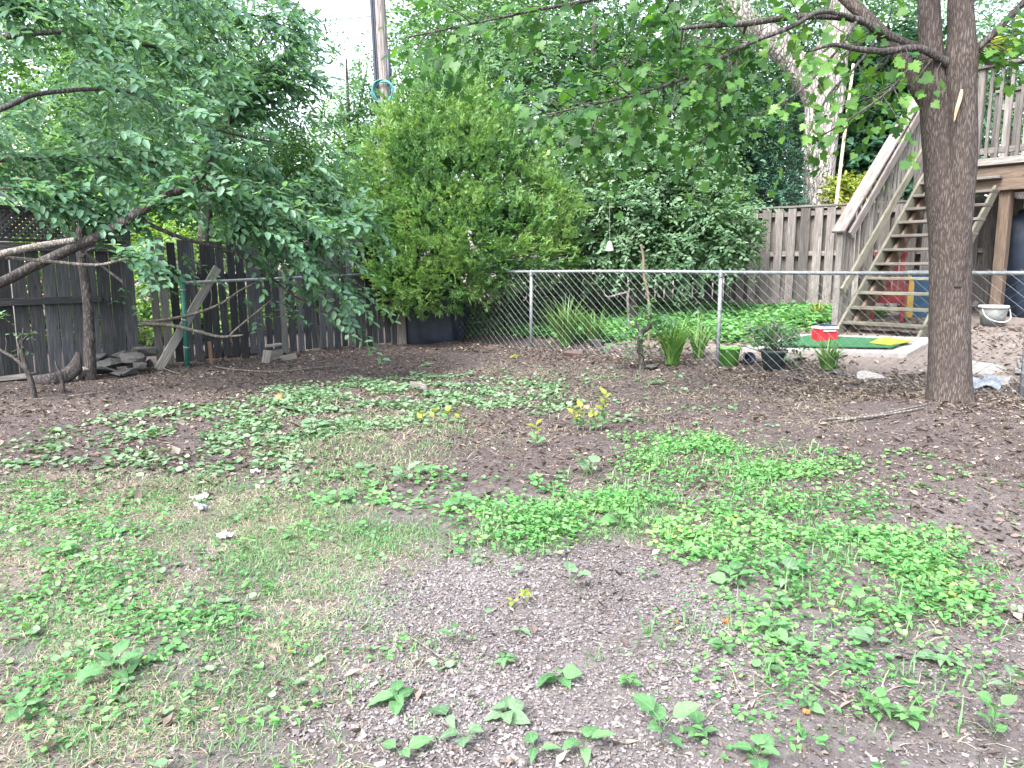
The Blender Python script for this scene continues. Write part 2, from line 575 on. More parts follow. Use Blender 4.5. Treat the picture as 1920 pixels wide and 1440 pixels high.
def blob_points(rng, blobs, n, inner=.45):
    """spots in the outer part of ellipsoids, with outward directions"""
    vol = np.array([b[3] * b[4] * b[5] for b in blobs]) ** .8
    idx = rng.choice(len(blobs), n, p=vol / vol.sum())
    B = np.array(blobs)[idx]
    d = nrm(rng.normal(size=(n, 3)))
    r = (inner + (1 - inner) * rng.random(n) ** .7)
    # lumpy outline
    ph = rng.random((len(blobs), 6)) * 6.28
    lump = 1 + .16 * np.sin(d[:, 0] * 5 + ph[idx, 0]) * np.sin(d[:, 1] * 6 + ph[idx, 1]) + .14 * np.sin(d[:, 2] * 7 + ph[idx, 2] + d[:, 0] * 4)
    p = B[:, :3] + d * B[:, 3:] * (r * lump)[:, None]
    return p, nrm(d / B[:, 3:])


def crown(name, parent, rng, blobs, nspray, k, L, W, mat, T=T_DIA, slen=.5, droop=.2, inner=.45, keep=None, out=.8, upb=.1, gap=0.35, cl=.9):
    st, di = blob_points(rng, blobs, nspray, inner)
    # holes: drop sprays where a 3-D lump noise is low
    h = (vnoise(st[:, 0] + st[:, 2] * .7, st[:, 1] - st[:, 2] * .9, cl, int(rng.integers(50))) + vnoise(st[:, 0] - st[:, 2], st[:, 1] + st[:, 0], cl * .5, int(rng.integers(50)))) / 2
    ok = h > gap
    if keep is not None: ok &= keep(st)
    st, di, h = st[ok], di[ok], h[ok]
    dd = di * out + rng.normal(0, .55, st.shape); dd[:, 2] += upb
    C, Ax, N = sprays(rng, st, dd, slen * rng.uniform(.6, 1.3, len(st)), k, droop)
    N = nrm(N) + np.repeat(di, k, 0) * .9      # blades turn outwards to the light
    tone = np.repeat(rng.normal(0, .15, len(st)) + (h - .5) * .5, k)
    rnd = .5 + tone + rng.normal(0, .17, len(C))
    sz = rng.uniform(.65, 1.25, len(C))
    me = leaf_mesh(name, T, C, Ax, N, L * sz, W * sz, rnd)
    return link(name, me, mat, parent, None, 'stuff')


def trunk_mesh(name, parent, mat, lines, rng, n=12, smooth=6, jit=.05):
    """lines: (points, radii) each one limb"""
    mb = MB()
    for pts, rad in lines:
        mb.tube(pts, rad, n, True, jit, rng, smooth)
    return mb.build(name, mat, parent, smooth=True)


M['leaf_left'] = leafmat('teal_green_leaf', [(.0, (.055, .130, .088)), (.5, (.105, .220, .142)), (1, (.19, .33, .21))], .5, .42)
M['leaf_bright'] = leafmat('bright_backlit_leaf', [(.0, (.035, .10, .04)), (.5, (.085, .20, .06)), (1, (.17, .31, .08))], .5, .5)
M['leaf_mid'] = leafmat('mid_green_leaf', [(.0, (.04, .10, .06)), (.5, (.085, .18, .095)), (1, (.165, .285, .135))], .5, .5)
M['leaf_sun_paint'] = leafmat('sun_painted_leaf', [(.0, (.11, .22, .06)), (.5, (.21, .36, .10)), (1, (.32, .46, .16))], .5, .5)  # lighter leaf green with the sunlight put into the colour
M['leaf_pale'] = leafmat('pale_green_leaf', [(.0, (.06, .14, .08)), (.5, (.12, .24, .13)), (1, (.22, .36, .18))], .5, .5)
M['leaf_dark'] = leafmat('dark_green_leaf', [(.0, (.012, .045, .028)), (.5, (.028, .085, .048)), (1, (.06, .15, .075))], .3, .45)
M['leaf_maple'] = leafmat('maple_leaf', [(.0, (.026, .085, .026)), (.5, (.058, .155, .036)), (1, (.14, .29, .055))], .5, .45)
M['leaf_cedar'] = leafmat('cedar_scale_leaf', [(.0, (.040, .115, .055)), (.38, (.125, .255, .098)), (.8, (.23, .38, .135)), (1, (.31, .44, .17))], .45, .5)
M['leaf_yew'] = leafmat('yew_needle', [(.0, (.010, .040, .026)), (.5, (.022, .075, .048)), (1, (.05, .13, .075))], .15, .5)
M['leaf_shrub'] = leafmat('privet_leaf', [(.0, (.045, .105, .055)), (.5, (.11, .205, .11)), (1, (.23, .34, .22))], .42, .4)
M['leaf_cover'] = leafmat('bright_ground_cover_leaf', [(.0, (.046, .155, .050)), (.45, (.098, .268, .082)), (.94, (.20, .40, .14)), (1, (.27, .40, .12))], .35, .5)
M['leaf_cover_teal'] = leafmat('pale_ground_cover_leaf', [(.0, (.055, .12, .06)), (.5, (.115, .21, .11)), (1, (.22, .32, .20))], .3, .5)
M['leaf_weed'] = leafmat('weed_leaf', [(.0, (.065, .16, .045)), (.5, (.13, .26, .08)), (1, (.22, .36, .15))], .35, .45)
M['grass'] = leafmat('grass_blade', [(.0, (.050, .13, .050)), (.55, (.098, .215, .085)), (1, (.19, .31, .145))], .35, .5)
M['straw'] = leafmat('dry_grass', [(.0, (.13, .11, .075)), (.5, (.27, .235, .17)), (1, (.42, .38, .30))], .2, .8)
M['litter'] = leafmat('dry_leaf', [(.0, (.05, .038, .034)), (.45, (.10, .078, .068)), (.8, (.18, .145, .125)), (1, (.32, .28, .24))], .1, .85)
M['chips'] = leafmat('grey_wood_chip', [(.0, (.048, .041, .043)), (.5, (.145, .130, .132)), (1, (.26, .24, .243))], .0, .9)
M['yellow_leaf'] = leafmat('yellow_green_leaf', [(.0, (.12, .19, .04)), (.5, (.22, .28, .05)), (1, (.38, .37, .08))], .4, .5)
M['lily'] = leafmat('day_lily_blade', [(.0, (.045, .12, .035)), (.5, (.10, .22, .055)), (1, (.24, .36, .12))], .35, .45)

# ------------------------------------------------------------------ ground
def ground_mat():
    m, nt, p, _ = newmat('garden_soil')
    tc = nt.nodes.new('ShaderNodeTexCoord')
    ob = tc.outputs['Object']
    sep = nt.nodes.new('ShaderNodeSeparateXYZ'); nt.links.new(ob, sep.inputs[0])
    n_big = noise(nt, ob, .9, 4, .6)
    n_mid = noise(nt, ob, 13, 8, .78)
    n_fine = noise(nt, ob, 85, 6, .8)
    soil = ramp(nt, n_mid, [(.28, (.037, .030, .031)), (.5, (.070, .057, .057)), (.72, (.120, .100, .098))])
    soil = mixc(nt, math_n(nt, 'MULTIPLY', ramp(nt, n_fine, [(.52, (0, 0, 0)), (.72, (1, 1, 1))]), .55), soil, (.16, .14, .138))
    # worn, drier earth close to the house: lawn side (world Y small)
    far = nt.nodes.new('ShaderNodeMapRange'); far.interpolation_type = 'SMOOTHSTEP'
    far.inputs['From Min'].default_value = 4.9; far.inputs['From Max'].default_value = 3.0
    nt.links.new(math_n(nt, 'ADD', sep.outputs['Y'], math_n(nt, 'MULTIPLY', n_big, 1.4)), far.inputs['Value'])
    far.inputs['From Min'].default_value = 5.6; far.inputs['From Max'].default_value = 3.9
    dry = ramp(nt, n_mid, [(.25, (.058, .049, .050)), (.5, (.112, .097, .098)), (.75, (.18, .160, .160))])
    col = mixc(nt, far.outputs[0], soil, dry)
    # grey wood-chip patch
    def ell(cx, cy, rx, ry):
        a = math_n(nt, 'POWER', math_n(nt, 'MULTIPLY', math_n(nt, 'SUBTRACT', sep.outputs['X'], cx), 1 / rx), 2.0)
        b = math_n(nt, 'POWER', math_n(nt, 'MULTIPLY', math_n(nt, 'SUBTRACT', sep.outputs['Y'], cy), 1 / ry), 2.0)
        return math_n(nt, 'ADD', a, b)
    e = math_n(nt, 'ADD', ell(.19, 2.45, .74, .82), math_n(nt, 'MULTIPLY', math_n(nt, 'SUBTRACT', n_big, .5), 1.2))
    em = nt.nodes.new('ShaderNodeMapRange'); em.interpolation_type = 'SMOOTHSTEP'
    em.inputs['From Min'].default_value = 1.25; em.inputs['From Max'].default_value = .75
    nt.links.new(e, em.inputs['Value'])
    chip = ramp(nt, n_fine, [(.3, (.075, .064, .066)), (.55, (.15, .134, .136)), (.75, (.23, .212, .213))])
    col = mixc(nt, em.outputs[0], col, chip)
    # paler, trodden earth in the neighbour's yard
    dn = math_n(nt, 'ADD', math_n(nt, 'MULTIPLY', math_n(nt, 'SUBTRACT', sep.outputs['X'], float(P1[0])), float(NF[0])),
                math_n(nt, 'MULTIPLY', math_n(nt, 'SUBTRACT', sep.outputs['Y'], float(P1[1])), float(NF[1])))
    nb = nt.nodes.new('ShaderNodeMapRange'); nb.interpolation_type = 'SMOOTHSTEP'
    nb.inputs['From Min'].default_value = .5; nb.inputs['From Max'].default_value = 1.1
    nt.links.new(math_n(nt, 'ADD', dn, math_n(nt, 'MULTIPLY', math_n(nt, 'SUBTRACT', n_big, .5), .8)), nb.inputs['Value'])
    tan = ramp(nt, n_mid, [(.25, (.10, .08, .07)), (.5, (.18, .15, .135)), (.75, (.26, .225, .20))])
    col = mixc(nt, nb.outputs[0], col, tan)
    nt.links.new(col, p.inputs['Base Color'])
    p.inputs['Roughness'].default_value = .95
    p.inputs['Specular IOR Level'].default_value = .15
    bump(nt, p, math_n(nt, 'ADD', math_n(nt, 'MULTIPLY', n_mid, .6), math_n(nt, 'MULTIPLY', n_fine, .4)), .9, .018)
    return m


def axis(lo, hi, step, far):
    inner = np.arange(lo, hi, step)
    a = lo - step * np.cumsum(1.35 ** np.arange(1, 30)); a = a[a > -far][::-1]
    b = inner[-1] + step * np.cumsum(1.35 ** np.arange(1, 30)); b = b[b < far]
    return np.concatenate(([-far], a, inner, b, [far]))


gx, gy = axis(-9, 10, .11, 400), axis(.4, 16, .11, 400)
GX, GY = np.meshgrid(gx, gy)
V = np.stack([GX, GY, gz(GX, GY)], -1).reshape(-1, 3)
nx, ny = len(gx), len(gy)
ii = (np.arange(ny - 1)[:, None] * nx + np.arange(nx - 1)[None, :]).ravel()
Fq = np.stack([ii, ii + 1, ii + nx + 1, ii + nx], -1)
me = bpy.data.meshes.new('ground')
me.from_pydata(V.tolist(), [], Fq.tolist())
me.polygons.foreach_set('use_smooth', [True] * len(me.polygons))
ground = link('ground', me, ground_mat())
tag(ground, 'dark brown bare garden soil with worn lawn and a grey wood chip patch', 'ground', kind='structure')


# ------------------------------------------------------------------ scatter on the ground
def poly_world(pts):
    return np.array([[*gp(x, y).xy] for x, y in pts])


def inside(poly, x, y):
    r = np.zeros(len(x), bool)
    j = len(poly) - 1
    for i in range(len(poly)):
        xi, yi = poly[i]; xj, yj = poly[j]
        c = ((yi > y) != (yj > y)) & (x < (xj - xi) * (y - yi) / (yj - yi + 1e-12) + xi)
        r ^= c
        j = i
    return r


def scatter(rng, px_poly, per_m2, thr=.0, nsc=.35, seed=0, world=False, soft=.12, edge=.10):
    poly = np.array(px_poly, float) if world else poly_world(px_poly)
    lo, hi = poly.min(0) - .25, poly.max(0) + .25
    n = int(np.prod(hi - lo) * per_m2)
    x = rng.uniform(lo[0], hi[0], n); y = rng.uniform(lo[1], hi[1], n)
    wx = (fbm(x, y, .45, 11) - .5) * .55; wy = (fbm(x, y, .45, 14) - .5) * .55
    ok = inside(poly, x + wx + rng.normal(0, edge, n), y + wy + rng.normal(0, edge, n))
    if thr > 0:
        h = fbm(x, y, nsc, seed + 20)
        ok &= (h + rng.normal(0, soft, n)) > thr
    return x[ok], y[ok]


def ground_leaves(name, rng, spots, k, L, W, hgt, T, mat, label, cat='ground cover', spread=.05, tilt=.35, tone=0.0, merge=None):
    x, y = spots
    n = len(x)
    ang = rng.uniform(0, 6.283, (n, k))
    rad = spread * rng.uniform(.3, 1.2, (n, k))
    cx = x[:, None] + np.cos(ang) * rad; cy = y[:, None] + np.sin(ang) * rad
    sz = rng.uniform(.6, 1.3, (n, k))
    z = gz(cx, cy) + hgt * rng.uniform(.15, 1.3, (n, k))
    C = np.stack([cx, cy, z], -1).reshape(-1, 3)
    Ax = np.stack([np.cos(ang), np.sin(ang), rng.normal(.0, .25, (n, k))], -1).reshape(-1, 3)
    N = np.array((0, 0, 1.)) + rng.normal(0, tilt, (n * k, 3))
    big = fbm(C[:, 0], C[:, 1], .5, 33) - .5
    rnd = .5 + tone + big * .5 + rng.normal(0, .2, n * k)
    return (T, C, Ax, N, L * sz.ravel(), W * sz.ravel(), rnd)


def build_cover(name, layers, mat, label, cat):
    out = []
    for T in {id(l[0]): l[0] for l in layers}.values():
        ls = [l for l in layers if l[0] is T]
        cat_ = [np.concatenate([np.atleast_1d(l[i]) for l in ls]) for i in range(1, 7)]
        o = link(name, leaf_mesh(name, T, *cat_), mat)
        tag(o, label, cat, kind='stuff')
        out.append(o)
    return out


rg = np.random.default_rng(21)
PA = [(1190, 835), (1330, 815), (1545, 865), (1560, 915), (1650, 965), (1830, 1010), (1920, 1060), (1935, 1185), (1790, 1170), (1690, 1180), (1500, 1095), (1330, 1055), (1180, 1030), (1000, 1030), (860, 1015), (900, 975), (1040, 930), (1090, 900), (1180, 885)]
PB = [(500, 725), (650, 712), (830, 705), (1045, 722), (1060, 775), (930, 775), (880, 762), (720, 800), (560, 830), (420, 850), (470, 775)]
PC = [(90, 815), (300, 760), (500, 750), (640, 810), (640, 870), (450, 900), (210, 870), (30, 880), (40, 830)]
PD = [(-20, 900), (140, 910), (240, 930), (250, 1000), (300, 1060), (420, 1140), (400, 1200), (280, 1230), (220, 1320), (120, 1400), (-20, 1450)]
PE = [(640, 905), (760, 880), (900, 870), (1010, 890), (1030, 950), (900, 1010), (720, 1000), (600, 960)]
PF = [(1340, 1190), (1480, 1150), (1640, 1230), (1660, 1300), (1750, 1260), (1935, 1290), (1935, 1450), (1250, 1450), (1310, 1300)]
PG = [(1450, 1165), (1500, 1160), (1660, 1270), (1640, 1285), (1540, 1260), (1480, 1230)]
PGR = [(430, 1030), (600, 1000), (860, 990), (990, 980), (1180, 960), (1190, 1010), (840, 1040), (760, 1085), (740, 1150), (680, 1190), (560, 1100), (420, 1075)]
PGR2 = [(440, 830), (640, 770), (860, 780), (900, 850), (760, 870), (640, 990), (430, 1010), (560, 890)]
PLB = [(-20, 880), (430, 900), (620, 960), (740, 1060), (760, 1200), (690, 1300), (720, 1450), (-20, 1450)]
cov = []
cov.append(ground_leaves('c', rg, scatter(rg, PA, 900, .515, .30, 1, soft=.055, edge=.14), 5, .0225, .0235, .038, T_LOBED, None, '', spread=.045, tone=.12))
cov.append(ground_leaves('c', rg, scatter(rg, PD, 700, .50, .16, 2), 4, .016, .016, .020, T_ROUND, None, '', spread=.04, tone=.0))
cov.append(ground_leaves('c', rg, scatter(rg, PE, 240, .50, .22, 3), 4, .026, .026, .03, T_ROUND, None, '', spread=.05, tone=.0))
cov.append(ground_leaves('c', rg, scatter(rg, PF, 330, .55, .18, 4), 5, .017, .017, .022, T_LOBED, None, '', spread=.035, tone=.05))
cov.append(ground_leaves('c', rg, scatter(rg, PG, 700, .36, .18, 5), 4, .024, .024, .03, T_LOBED, None, '', spread=.04, tone=.1))
cov.append(ground_leaves('c', rg, scatter(rg, [(1400, 820), (1920, 880), (1920, 1010), (1600, 930)], 60, .5, .3, 6), 4, .024, .024, .02, T_ROUND, None, '', spread=.04))
cov.append(ground_leaves('c', rg, scatter(rg, PA, 260, .48, .15, 61), 6, .030, .013, .07, T_OVAL, None, '', spread=.03, tilt=.7, tone=-.15))
cov.append(ground_leaves('c', rg, scatter(rg, PF, 200, .55, .15, 62), 6, .028, .011, .05, T_OVAL, None, '', spread=.025, tilt=.7, tone=-.1))
cov.append(ground_leaves('c', rg, scatter(rg, PLB, 200, .53, .15, 63), 5, .024, .010, .03, T_OVAL, None, '', spread=.02, tilt=.7, tone=-.05))
build_cover('clover_ground_cover', cov, M['leaf_cover'], 'bright green low leafy ground cover spreading over the soil', 'ground cover')
cov = []
cov.append(ground_leaves('c', rg, scatter(rg, PB, 400, .535, .25, 7, soft=.07), 5, .034, .030, .03, T_ROUND, None, '', spread=.07, tone=.1))
cov.append(ground_leaves('c', rg, scatter(rg, PC, 330, .56, .22, 8, soft=.08), 4, .038, .030, .022, T_ROUND, None, '', spread=.06, tone=.05))
cov.append(ground_leaves('c', rg, scatter(rg, [(900, 690), (1250, 690), (1300, 730), (1500, 800), (1200, 830), (1000, 760)], 40, .52, .4, 9), 4, .035, .028, .02, T_ROUND, None, '', spread=.06))
cov.append(ground_leaves('c', rg, scatter(rg, PLB, 60, .5, .4, 10), 4, .024, .022, .02, T_ROUND, None, '', spread=.04))
build_cover('pale_ground_cover', cov, M['leaf_cover_teal'], 'pale bluish green broad-leaved ground cover on the shaded soil', 'ground cover')
# neighbour's yard
cov = []
cov.append(ground_leaves('c', rg, scatter(rg, [(1.0, 12.0), (2.9, 11.2), (3.6, 10.6), (4.6, 11.4), (6.2, 12.4), (3.2, 15.2), (.2, 16.5), (-.8, 14.2)], 260, .36, .5, 12, world=True), 5, .075, .06, .10, T_ROUND, None, '', spread=.08, tone=.05))
build_cover('neighbour_ground_cover', cov, M['leaf_cover'], 'light green leafy ground cover behind the chain-link fence', 'ground cover')


def blades(rng, spots, k, L, W, lean, tone=0., spread=.03):
    x, y = spots
    n = len(x)
    cx = (x[:, None] + rng.normal(0, spread, (n, k))).ravel(); cy = (y[:, None] + rng.normal(0, spread, (n, k))).ravel()
    a = rng.uniform(0, 6.283, n * k)
    C = np.stack([cx, cy, gz(cx, cy) - .004], -1)
    le = lean * rng.uniform(.3, 1.5, n * k)
    Ax = np.stack([np.cos(a) * le, np.sin(a) * le, np.ones(n * k)], -1)
    N = np.stack([np.cos(a), np.sin(a), -.2 * np.ones(n * k)], -1) * -1
    big = fbm(cx, cy, .4, 41) - .5
    rnd = .5 + tone + big * .5 + rng.normal(0, .2, n * k)
    sz = rng.uniform(.5, 1.4, n * k)
    return (T_BLADE, C, Ax, N, L * sz, W * rng.uniform(.7, 1.3, n * k), rnd)


gr = [blades(rg, scatter(rg, PGR, 2000, .42, .22, 13), 6, .036, .0032, 1.3, .1),
      blades(rg, scatter(rg, PGR2, 800, .48, .25, 14), 5, .042, .0038, 1.2, .05),
      blades(rg, scatter(rg, PLB, 1500, .45, .30, 15), 5, .034, .0030, 1.3, .0),
      blades(rg, scatter(rg, PA, 120, .5, .2, 16), 6, .09, .005, .6, .2),
      blades(rg, scatter(rg, PF, 160, .55, .2, 17), 7, .07, .0045, .7, .1),
      blades(rg, scatter(rg, [(560, 1180), (760, 1120), (1340, 1150), (1340, 1440), (620, 1440)], 18, .5, .3, 18), 7, .045, .004, .8, .0)]
build_cover('grass', gr, M['grass'], 'thin patchy green grass across the lawn', 'grass')
st = [blades(rg, scatter(rg, PA, 260, .4, .3, 64), 4, .06, .003, 5, .0, .04),
      blades(rg, scatter(rg, PLB, 2600, .38, .4, 19), 5, .045, .0026, 4.5, .05, .04),
      blades(rg, scatter(rg, PGR2, 420, .42, .5, 22), 4, .07, .0035, 3.0, .0, .04),
      blades(rg, scatter(rg, [(900, 680), (1700, 700), (1760, 790), (1200, 800), (800, 860), (560, 760)], 130, .45, .5, 23), 3, .13, .0045, 6, .0, .04),
      blades(rg, scatter(rg, PF, 130, .45, .5, 24), 3, .09, .0035, 5, .1, .04),
      blades(rg, scatter(rg, PA, 160, .45, .5, 25), 3, .09, .0035, 5, .1, .04)]
build_cover('dry_grass', st, M['straw'], 'straw-coloured dead grass lying on the lawn', 'grass')


def flakes(rng, spots, L, W, T, tone=0., tilt=.5, lift=.006):
    x, y = spots
    n = len(x)
    a = rng.uniform(0, 6.283, n)
    C = np.stack([x, y, gz(x, y) + lift * rng.uniform(.2, 1.2, n)], -1)
    Ax = np.stack([np.cos(a), np.sin(a), rng.normal(0, .15, n)], -1)
    N = np.array((0, 0, 1.)) + rng.normal(0, tilt, (n, 3))
    sz = np.exp(rng.normal(0, .4, n))
    rnd = .45 + tone + rng.normal(0, .25, n) + (fbm(x, y, .6, 51) - .5) * .4
    return (T, C, Ax, N, L * sz, W * sz * rng.uniform(.6, 1.3, n), rnd)


PSOIL = [(-7, 4.2), (-5.2, 3.4), (-2, 4.0), (.5, 4.2), (1.6, 3.0), (2.2, 2.0), (5.6, 2.0), (5.6, 6.2), (2.6, 9.6), (.2, 11.8), (-1.5, 13), (-3.5, 11.4), (-7, 7.5)]
li = [flakes(rg, scatter(rg, PC, 260, .45, .3, 72), .034, .020, T_CURL, .30, .4, .012),
      flakes(rg, scatter(rg, PB, 90, .45, .3, 73), .032, .02, T_CURL, .30, .4, .012),
      flakes(rg, scatter(rg, PSOIL, 1900, .34, .4, 36, world=True), .013, .007, T_TRI, .08, .7, .006),
      flakes(rg, scatter(rg, [(-1.4, 1.5), (1.7, 1.5), (2.9, 3.2), (5.4, 3.6), (5.4, 5), (0, 4.2), (-4.6, 4.2), (-3.0, 3.0)], 3200, .40, .4, 37, world=True), .010, .0045, T_TRI, .12, .7, .004),
      flakes(rg, scatter(rg, PSOIL, 520, .36, .5, 26, world=True), .026, .014, T_CURL, .0, .5),
      flakes(rg, scatter(rg, [(4.2, 5.0), (5.6, 4.6), (5.6, 7.2), (2.6, 10.2), (-.5, 12.4), (-1.2, 12), (2.2, 8.9), (3.2, 7)], 1700, .34, .4, 27, world=True), .030, .011, T_CURL, .18, .6),
      flakes(rg, scatter(rg, [(-1.3, 1.6), (1.6, 1.6), (2.8, 3.2), (-.2, 3.4), (-2.6, 3.2)], 500, .42, .4, 28, world=True), .020, .009, T_CURL, .15, .5),
      flakes(rg, scatter(rg, [(.6, 11.6), (2.8, 9.7), (5.2, 7.2), (8, 8), (6, 12), (2, 14)], 160, .35, .5, 29, world=True), .05, .02, T_CURL, .2, .5)]
build_cover('leaf_litter', li, M['litter'], 'brown dry leaf litter and bits strewn over the soil', 'leaf litter')
ang = np.linspace(0, 6.283, 28, endpoint=False)
PCH = np.stack([.19 + .74 * np.cos(ang), 2.45 + .80 * np.sin(ang)], -1)
ch = [flakes(rg, scatter(rg, [(.7, 1.5), (1.9, 1.5), (2.7, 2.6), (2.2, 3.2), (1.0, 2.9)], 6000, .40, .3, 71, world=True, edge=.15), .0078, .0040, T_CHIP, -.10, .45, .005),
      flakes(rg, scatter(rg, PCH, 17000, .30, .25, 30, world=True, edge=.09), .0080, .0042, T_CHIP, .05, .45, .006),
      flakes(rg, scatter(rg, [(1.0, 1.6), (2.0, 1.7), (2.6, 2.8), (1.3, 2.9), (.9, 2.2)], 2600, .45, .3, 31, world=True), .0080, .0042, T_CHIP, -.05, .45, .006),
      flakes(rg, scatter(rg, [(-1.2, 1.6), (.2, 1.6), (-.3, 2.6), (-.9, 2.6)], 2600, .46, .3, 32, world=True), .0080, .0042, T_CHIP, -.05, .45, .006)]
build_cover('gravel', ch, M['chips'], 'pale grey wood chips and gravel in the bare patch of lawn', 'gravel')
# ------------------------------------------------------------------ old board fence on the left
random.seed(5)
LF0 = Vector((-5.7, 8.4, 0)); LD = Vector((.655, .755, 0)).normalized(); LN = Vector((LD.y, -LD.x, 0))


def lf(s, off=0.0, z=0.0):
    return LF0 + LD * s + LN * off + Vector((0, 0, z))


fence_l = empty('board_fence', lf(-2, 0, 0), 'old dark grey board fence with a lattice top behind the bare branches', 'fence')
s = -2.3
while s < 1.45:
    w = random.choice((.135, .14, .145))
    p = lf(s + w / 2, random.uniform(-.004, .004))
    g = gxy(p.x, p.y).z + random.uniform(-.02, .05)
    t = Vector((random.gauss(0, .006), random.gauss(0, .006), 0))
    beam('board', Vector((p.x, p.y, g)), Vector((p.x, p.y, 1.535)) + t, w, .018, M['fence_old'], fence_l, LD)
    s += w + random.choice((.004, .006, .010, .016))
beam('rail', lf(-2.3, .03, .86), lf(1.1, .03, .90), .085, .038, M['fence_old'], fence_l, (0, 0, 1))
beam('rail', lf(-2.3, .034, 1.50), lf(1.42, .034, 1.50), .09, .038, M['fence_old'], fence_l, (0, 0, 1))
beam('rail', lf(-2.3, .02, 1.575), lf(1.42, .02, 1.575), .03, .11, M['fence_old'], fence_l, (0, 0, 1))
beam('rail', lf(-2.3, .0, 1.925), lf(1.5, .0, 1.925), .045, .06, M['fence_old'], fence_l, (0, 0, 1))
for sp in (-1.95, .0, 1.47):
    beam('post', lf(sp, -.06, 0), lf(sp, -.06, 1.93), .09, .09, M['fence_old'], fence_l, LD)
# diagonal lattice, one slat at a time, clipped to the panel
z0, z1 = 1.592, 1.90
lw = z1 - z0
k = -2.3 - lw
while k < 1.45:
    for sgn, off in ((1, .006), (-1, -.006)):
        sa, sb = (k, k + lw) if sgn > 0 else (k + lw, k)
        za, zb = z0, z1
        lo, hi = -2.3, 1.45
        def cut(s_):
            return za + (s_ - sa) / (sb - sa) * (zb - za)
        ca, cb = min(max(sa, lo), hi), min(max(sb, lo), hi)
        if abs(ca - cb) < .02: continue
        beam('lattice_slat', lf(ca, off, cut(ca)), lf(cb, off, cut(cb)), .006, .036, M['fence_old'], fence_l, LN, b=.001)
    k += .070
# the section beyond the broken gap
fence_m = empty('board_fence', lf(1.7, 0, 0), 'dark gappy board fence between the leaning plank and the cedar', 'fence')
s = 1.72
i = 0
while s < 6.3:
    w = random.choice((.10, .105, .11, .12))
    p = lf(s + w / 2, random.uniform(-.006, .006))
    g = gxy(p.x, p.y).z + random.uniform(.0, .06)
    top = 1.62 + random.uniform(-.03, .03)
    t = LD * random.gauss(-.02, .02)
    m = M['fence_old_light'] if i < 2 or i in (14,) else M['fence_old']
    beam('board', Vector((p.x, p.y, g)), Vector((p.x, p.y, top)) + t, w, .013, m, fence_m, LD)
    s += w + random.choice((.012, .016, .022, .030))
    i += 1
for z in (.35, 1.15):
    beam('rail', lf(1.7, -.035, z), lf(6.3, -.035, z), .085, .038, M['fence_old'], fence_m, (0, 0, 1))
for sp in (3.6, 6.2):
    beam('post', lf(sp, -.1, 0), lf(sp, -.1, 1.6), .09, .09, M['fence_old'], fence_m, LD)
cap = lf(5.05, .03, 1.70)
beam('cap_board', cap - LD * .33, cap + LD * .33, .09, .16, M['fence_old'], fence_m, (0, 0, 1))

# pipe rail in front of that section with its green end post
gp_ = gp(352, 688)
pipe = empty('pipe_rail_fence', gp_, 'low steel pipe rail with a green end post before the dark boards', 'fence')
mb = MB(); mb.tube([gp_ + Vector((0, 0, -.1)), gp_ + Vector((0, 0, 1.10))], .030, 14); mb.build('end_post', M['green_post'], pipe, True)
mb = MB(); mb.lathe([(.0, .055), (.02, .05), (.034, .03), (.036, 0), (.036, -.03)], gp_ + Vector((0, 0, 1.10)), 14); mb.build('post_cap', M['green_post'], pipe, True)
for z in (.25, .6, .98):
    mb = MB(); mb.lathe([(.031, -.013), (.037, -.012), (.037, .012), (.031, .013)], gp_ + Vector((0, 0, z)), 14); mb.build('tension_band', M['galv'], pipe, True)
re_ = A(700, 514, 12.3)
mb = MB(); mb.tube([gp_ + Vector((0, 0, 1.07)), re_], .021, 10); mb.build('top_rail', M['rail'], pipe, True)

# ------------------------------------------------------------------ chain-link fence
V3 = lambda p, z=0.0: Vector((float(p[0]), float(p[1]), z))
PC0 = P1 - UF * 2.35
P4 = P3 + UF * 3.1
chain = empty('chain_link_fence', V3(P1), 'galvanised chain-link fence with steel posts running across the yard', 'fence')
rail_z = 1.215
mb = MB(); mb.tube([V3(PC0, rail_z - .01), V3(P1, rail_z), V3((P1 + P2) / 2, rail_z + .008), V3(P2, rail_z), V3((P2 + P3) / 2, rail_z - .006), V3(P3, rail_z), V3(P4, rail_z)], .021, 12, smooth=5)
mb.build('top_rail', M['rail'], chain, True)
for pp in (PC0, P1, P2, P3):
    b = V3(pp, float(gz(*pp)) - .12) + V3(-NF * .0)
    lean = V3(UF * random.gauss(0, .004))
    mb = MB(); mb.tube([b, V3(pp, rail_z - .025) + lean], .0245, 14)
    po = mb.build('post', M['galv'], chain, True)
    mb = MB(); mb.lathe([(.0265, -.05), (.030, -.045), (.030, -.01), (.026, .02), (.0265, .035), (.018, .045), (0, .047)], V3(pp, rail_z - .02) + lean, 14)
    mb.build('post_cap', M['galv'], po, True)
    for z in (.3, .75):
        mb = MB(); mb.lathe([(.025, -.004), (.0275, -.004), (.0275, .004), (.025, .004)], V3(pp, z), 12); mb.build('tie_wire', M['galv'], po, True)
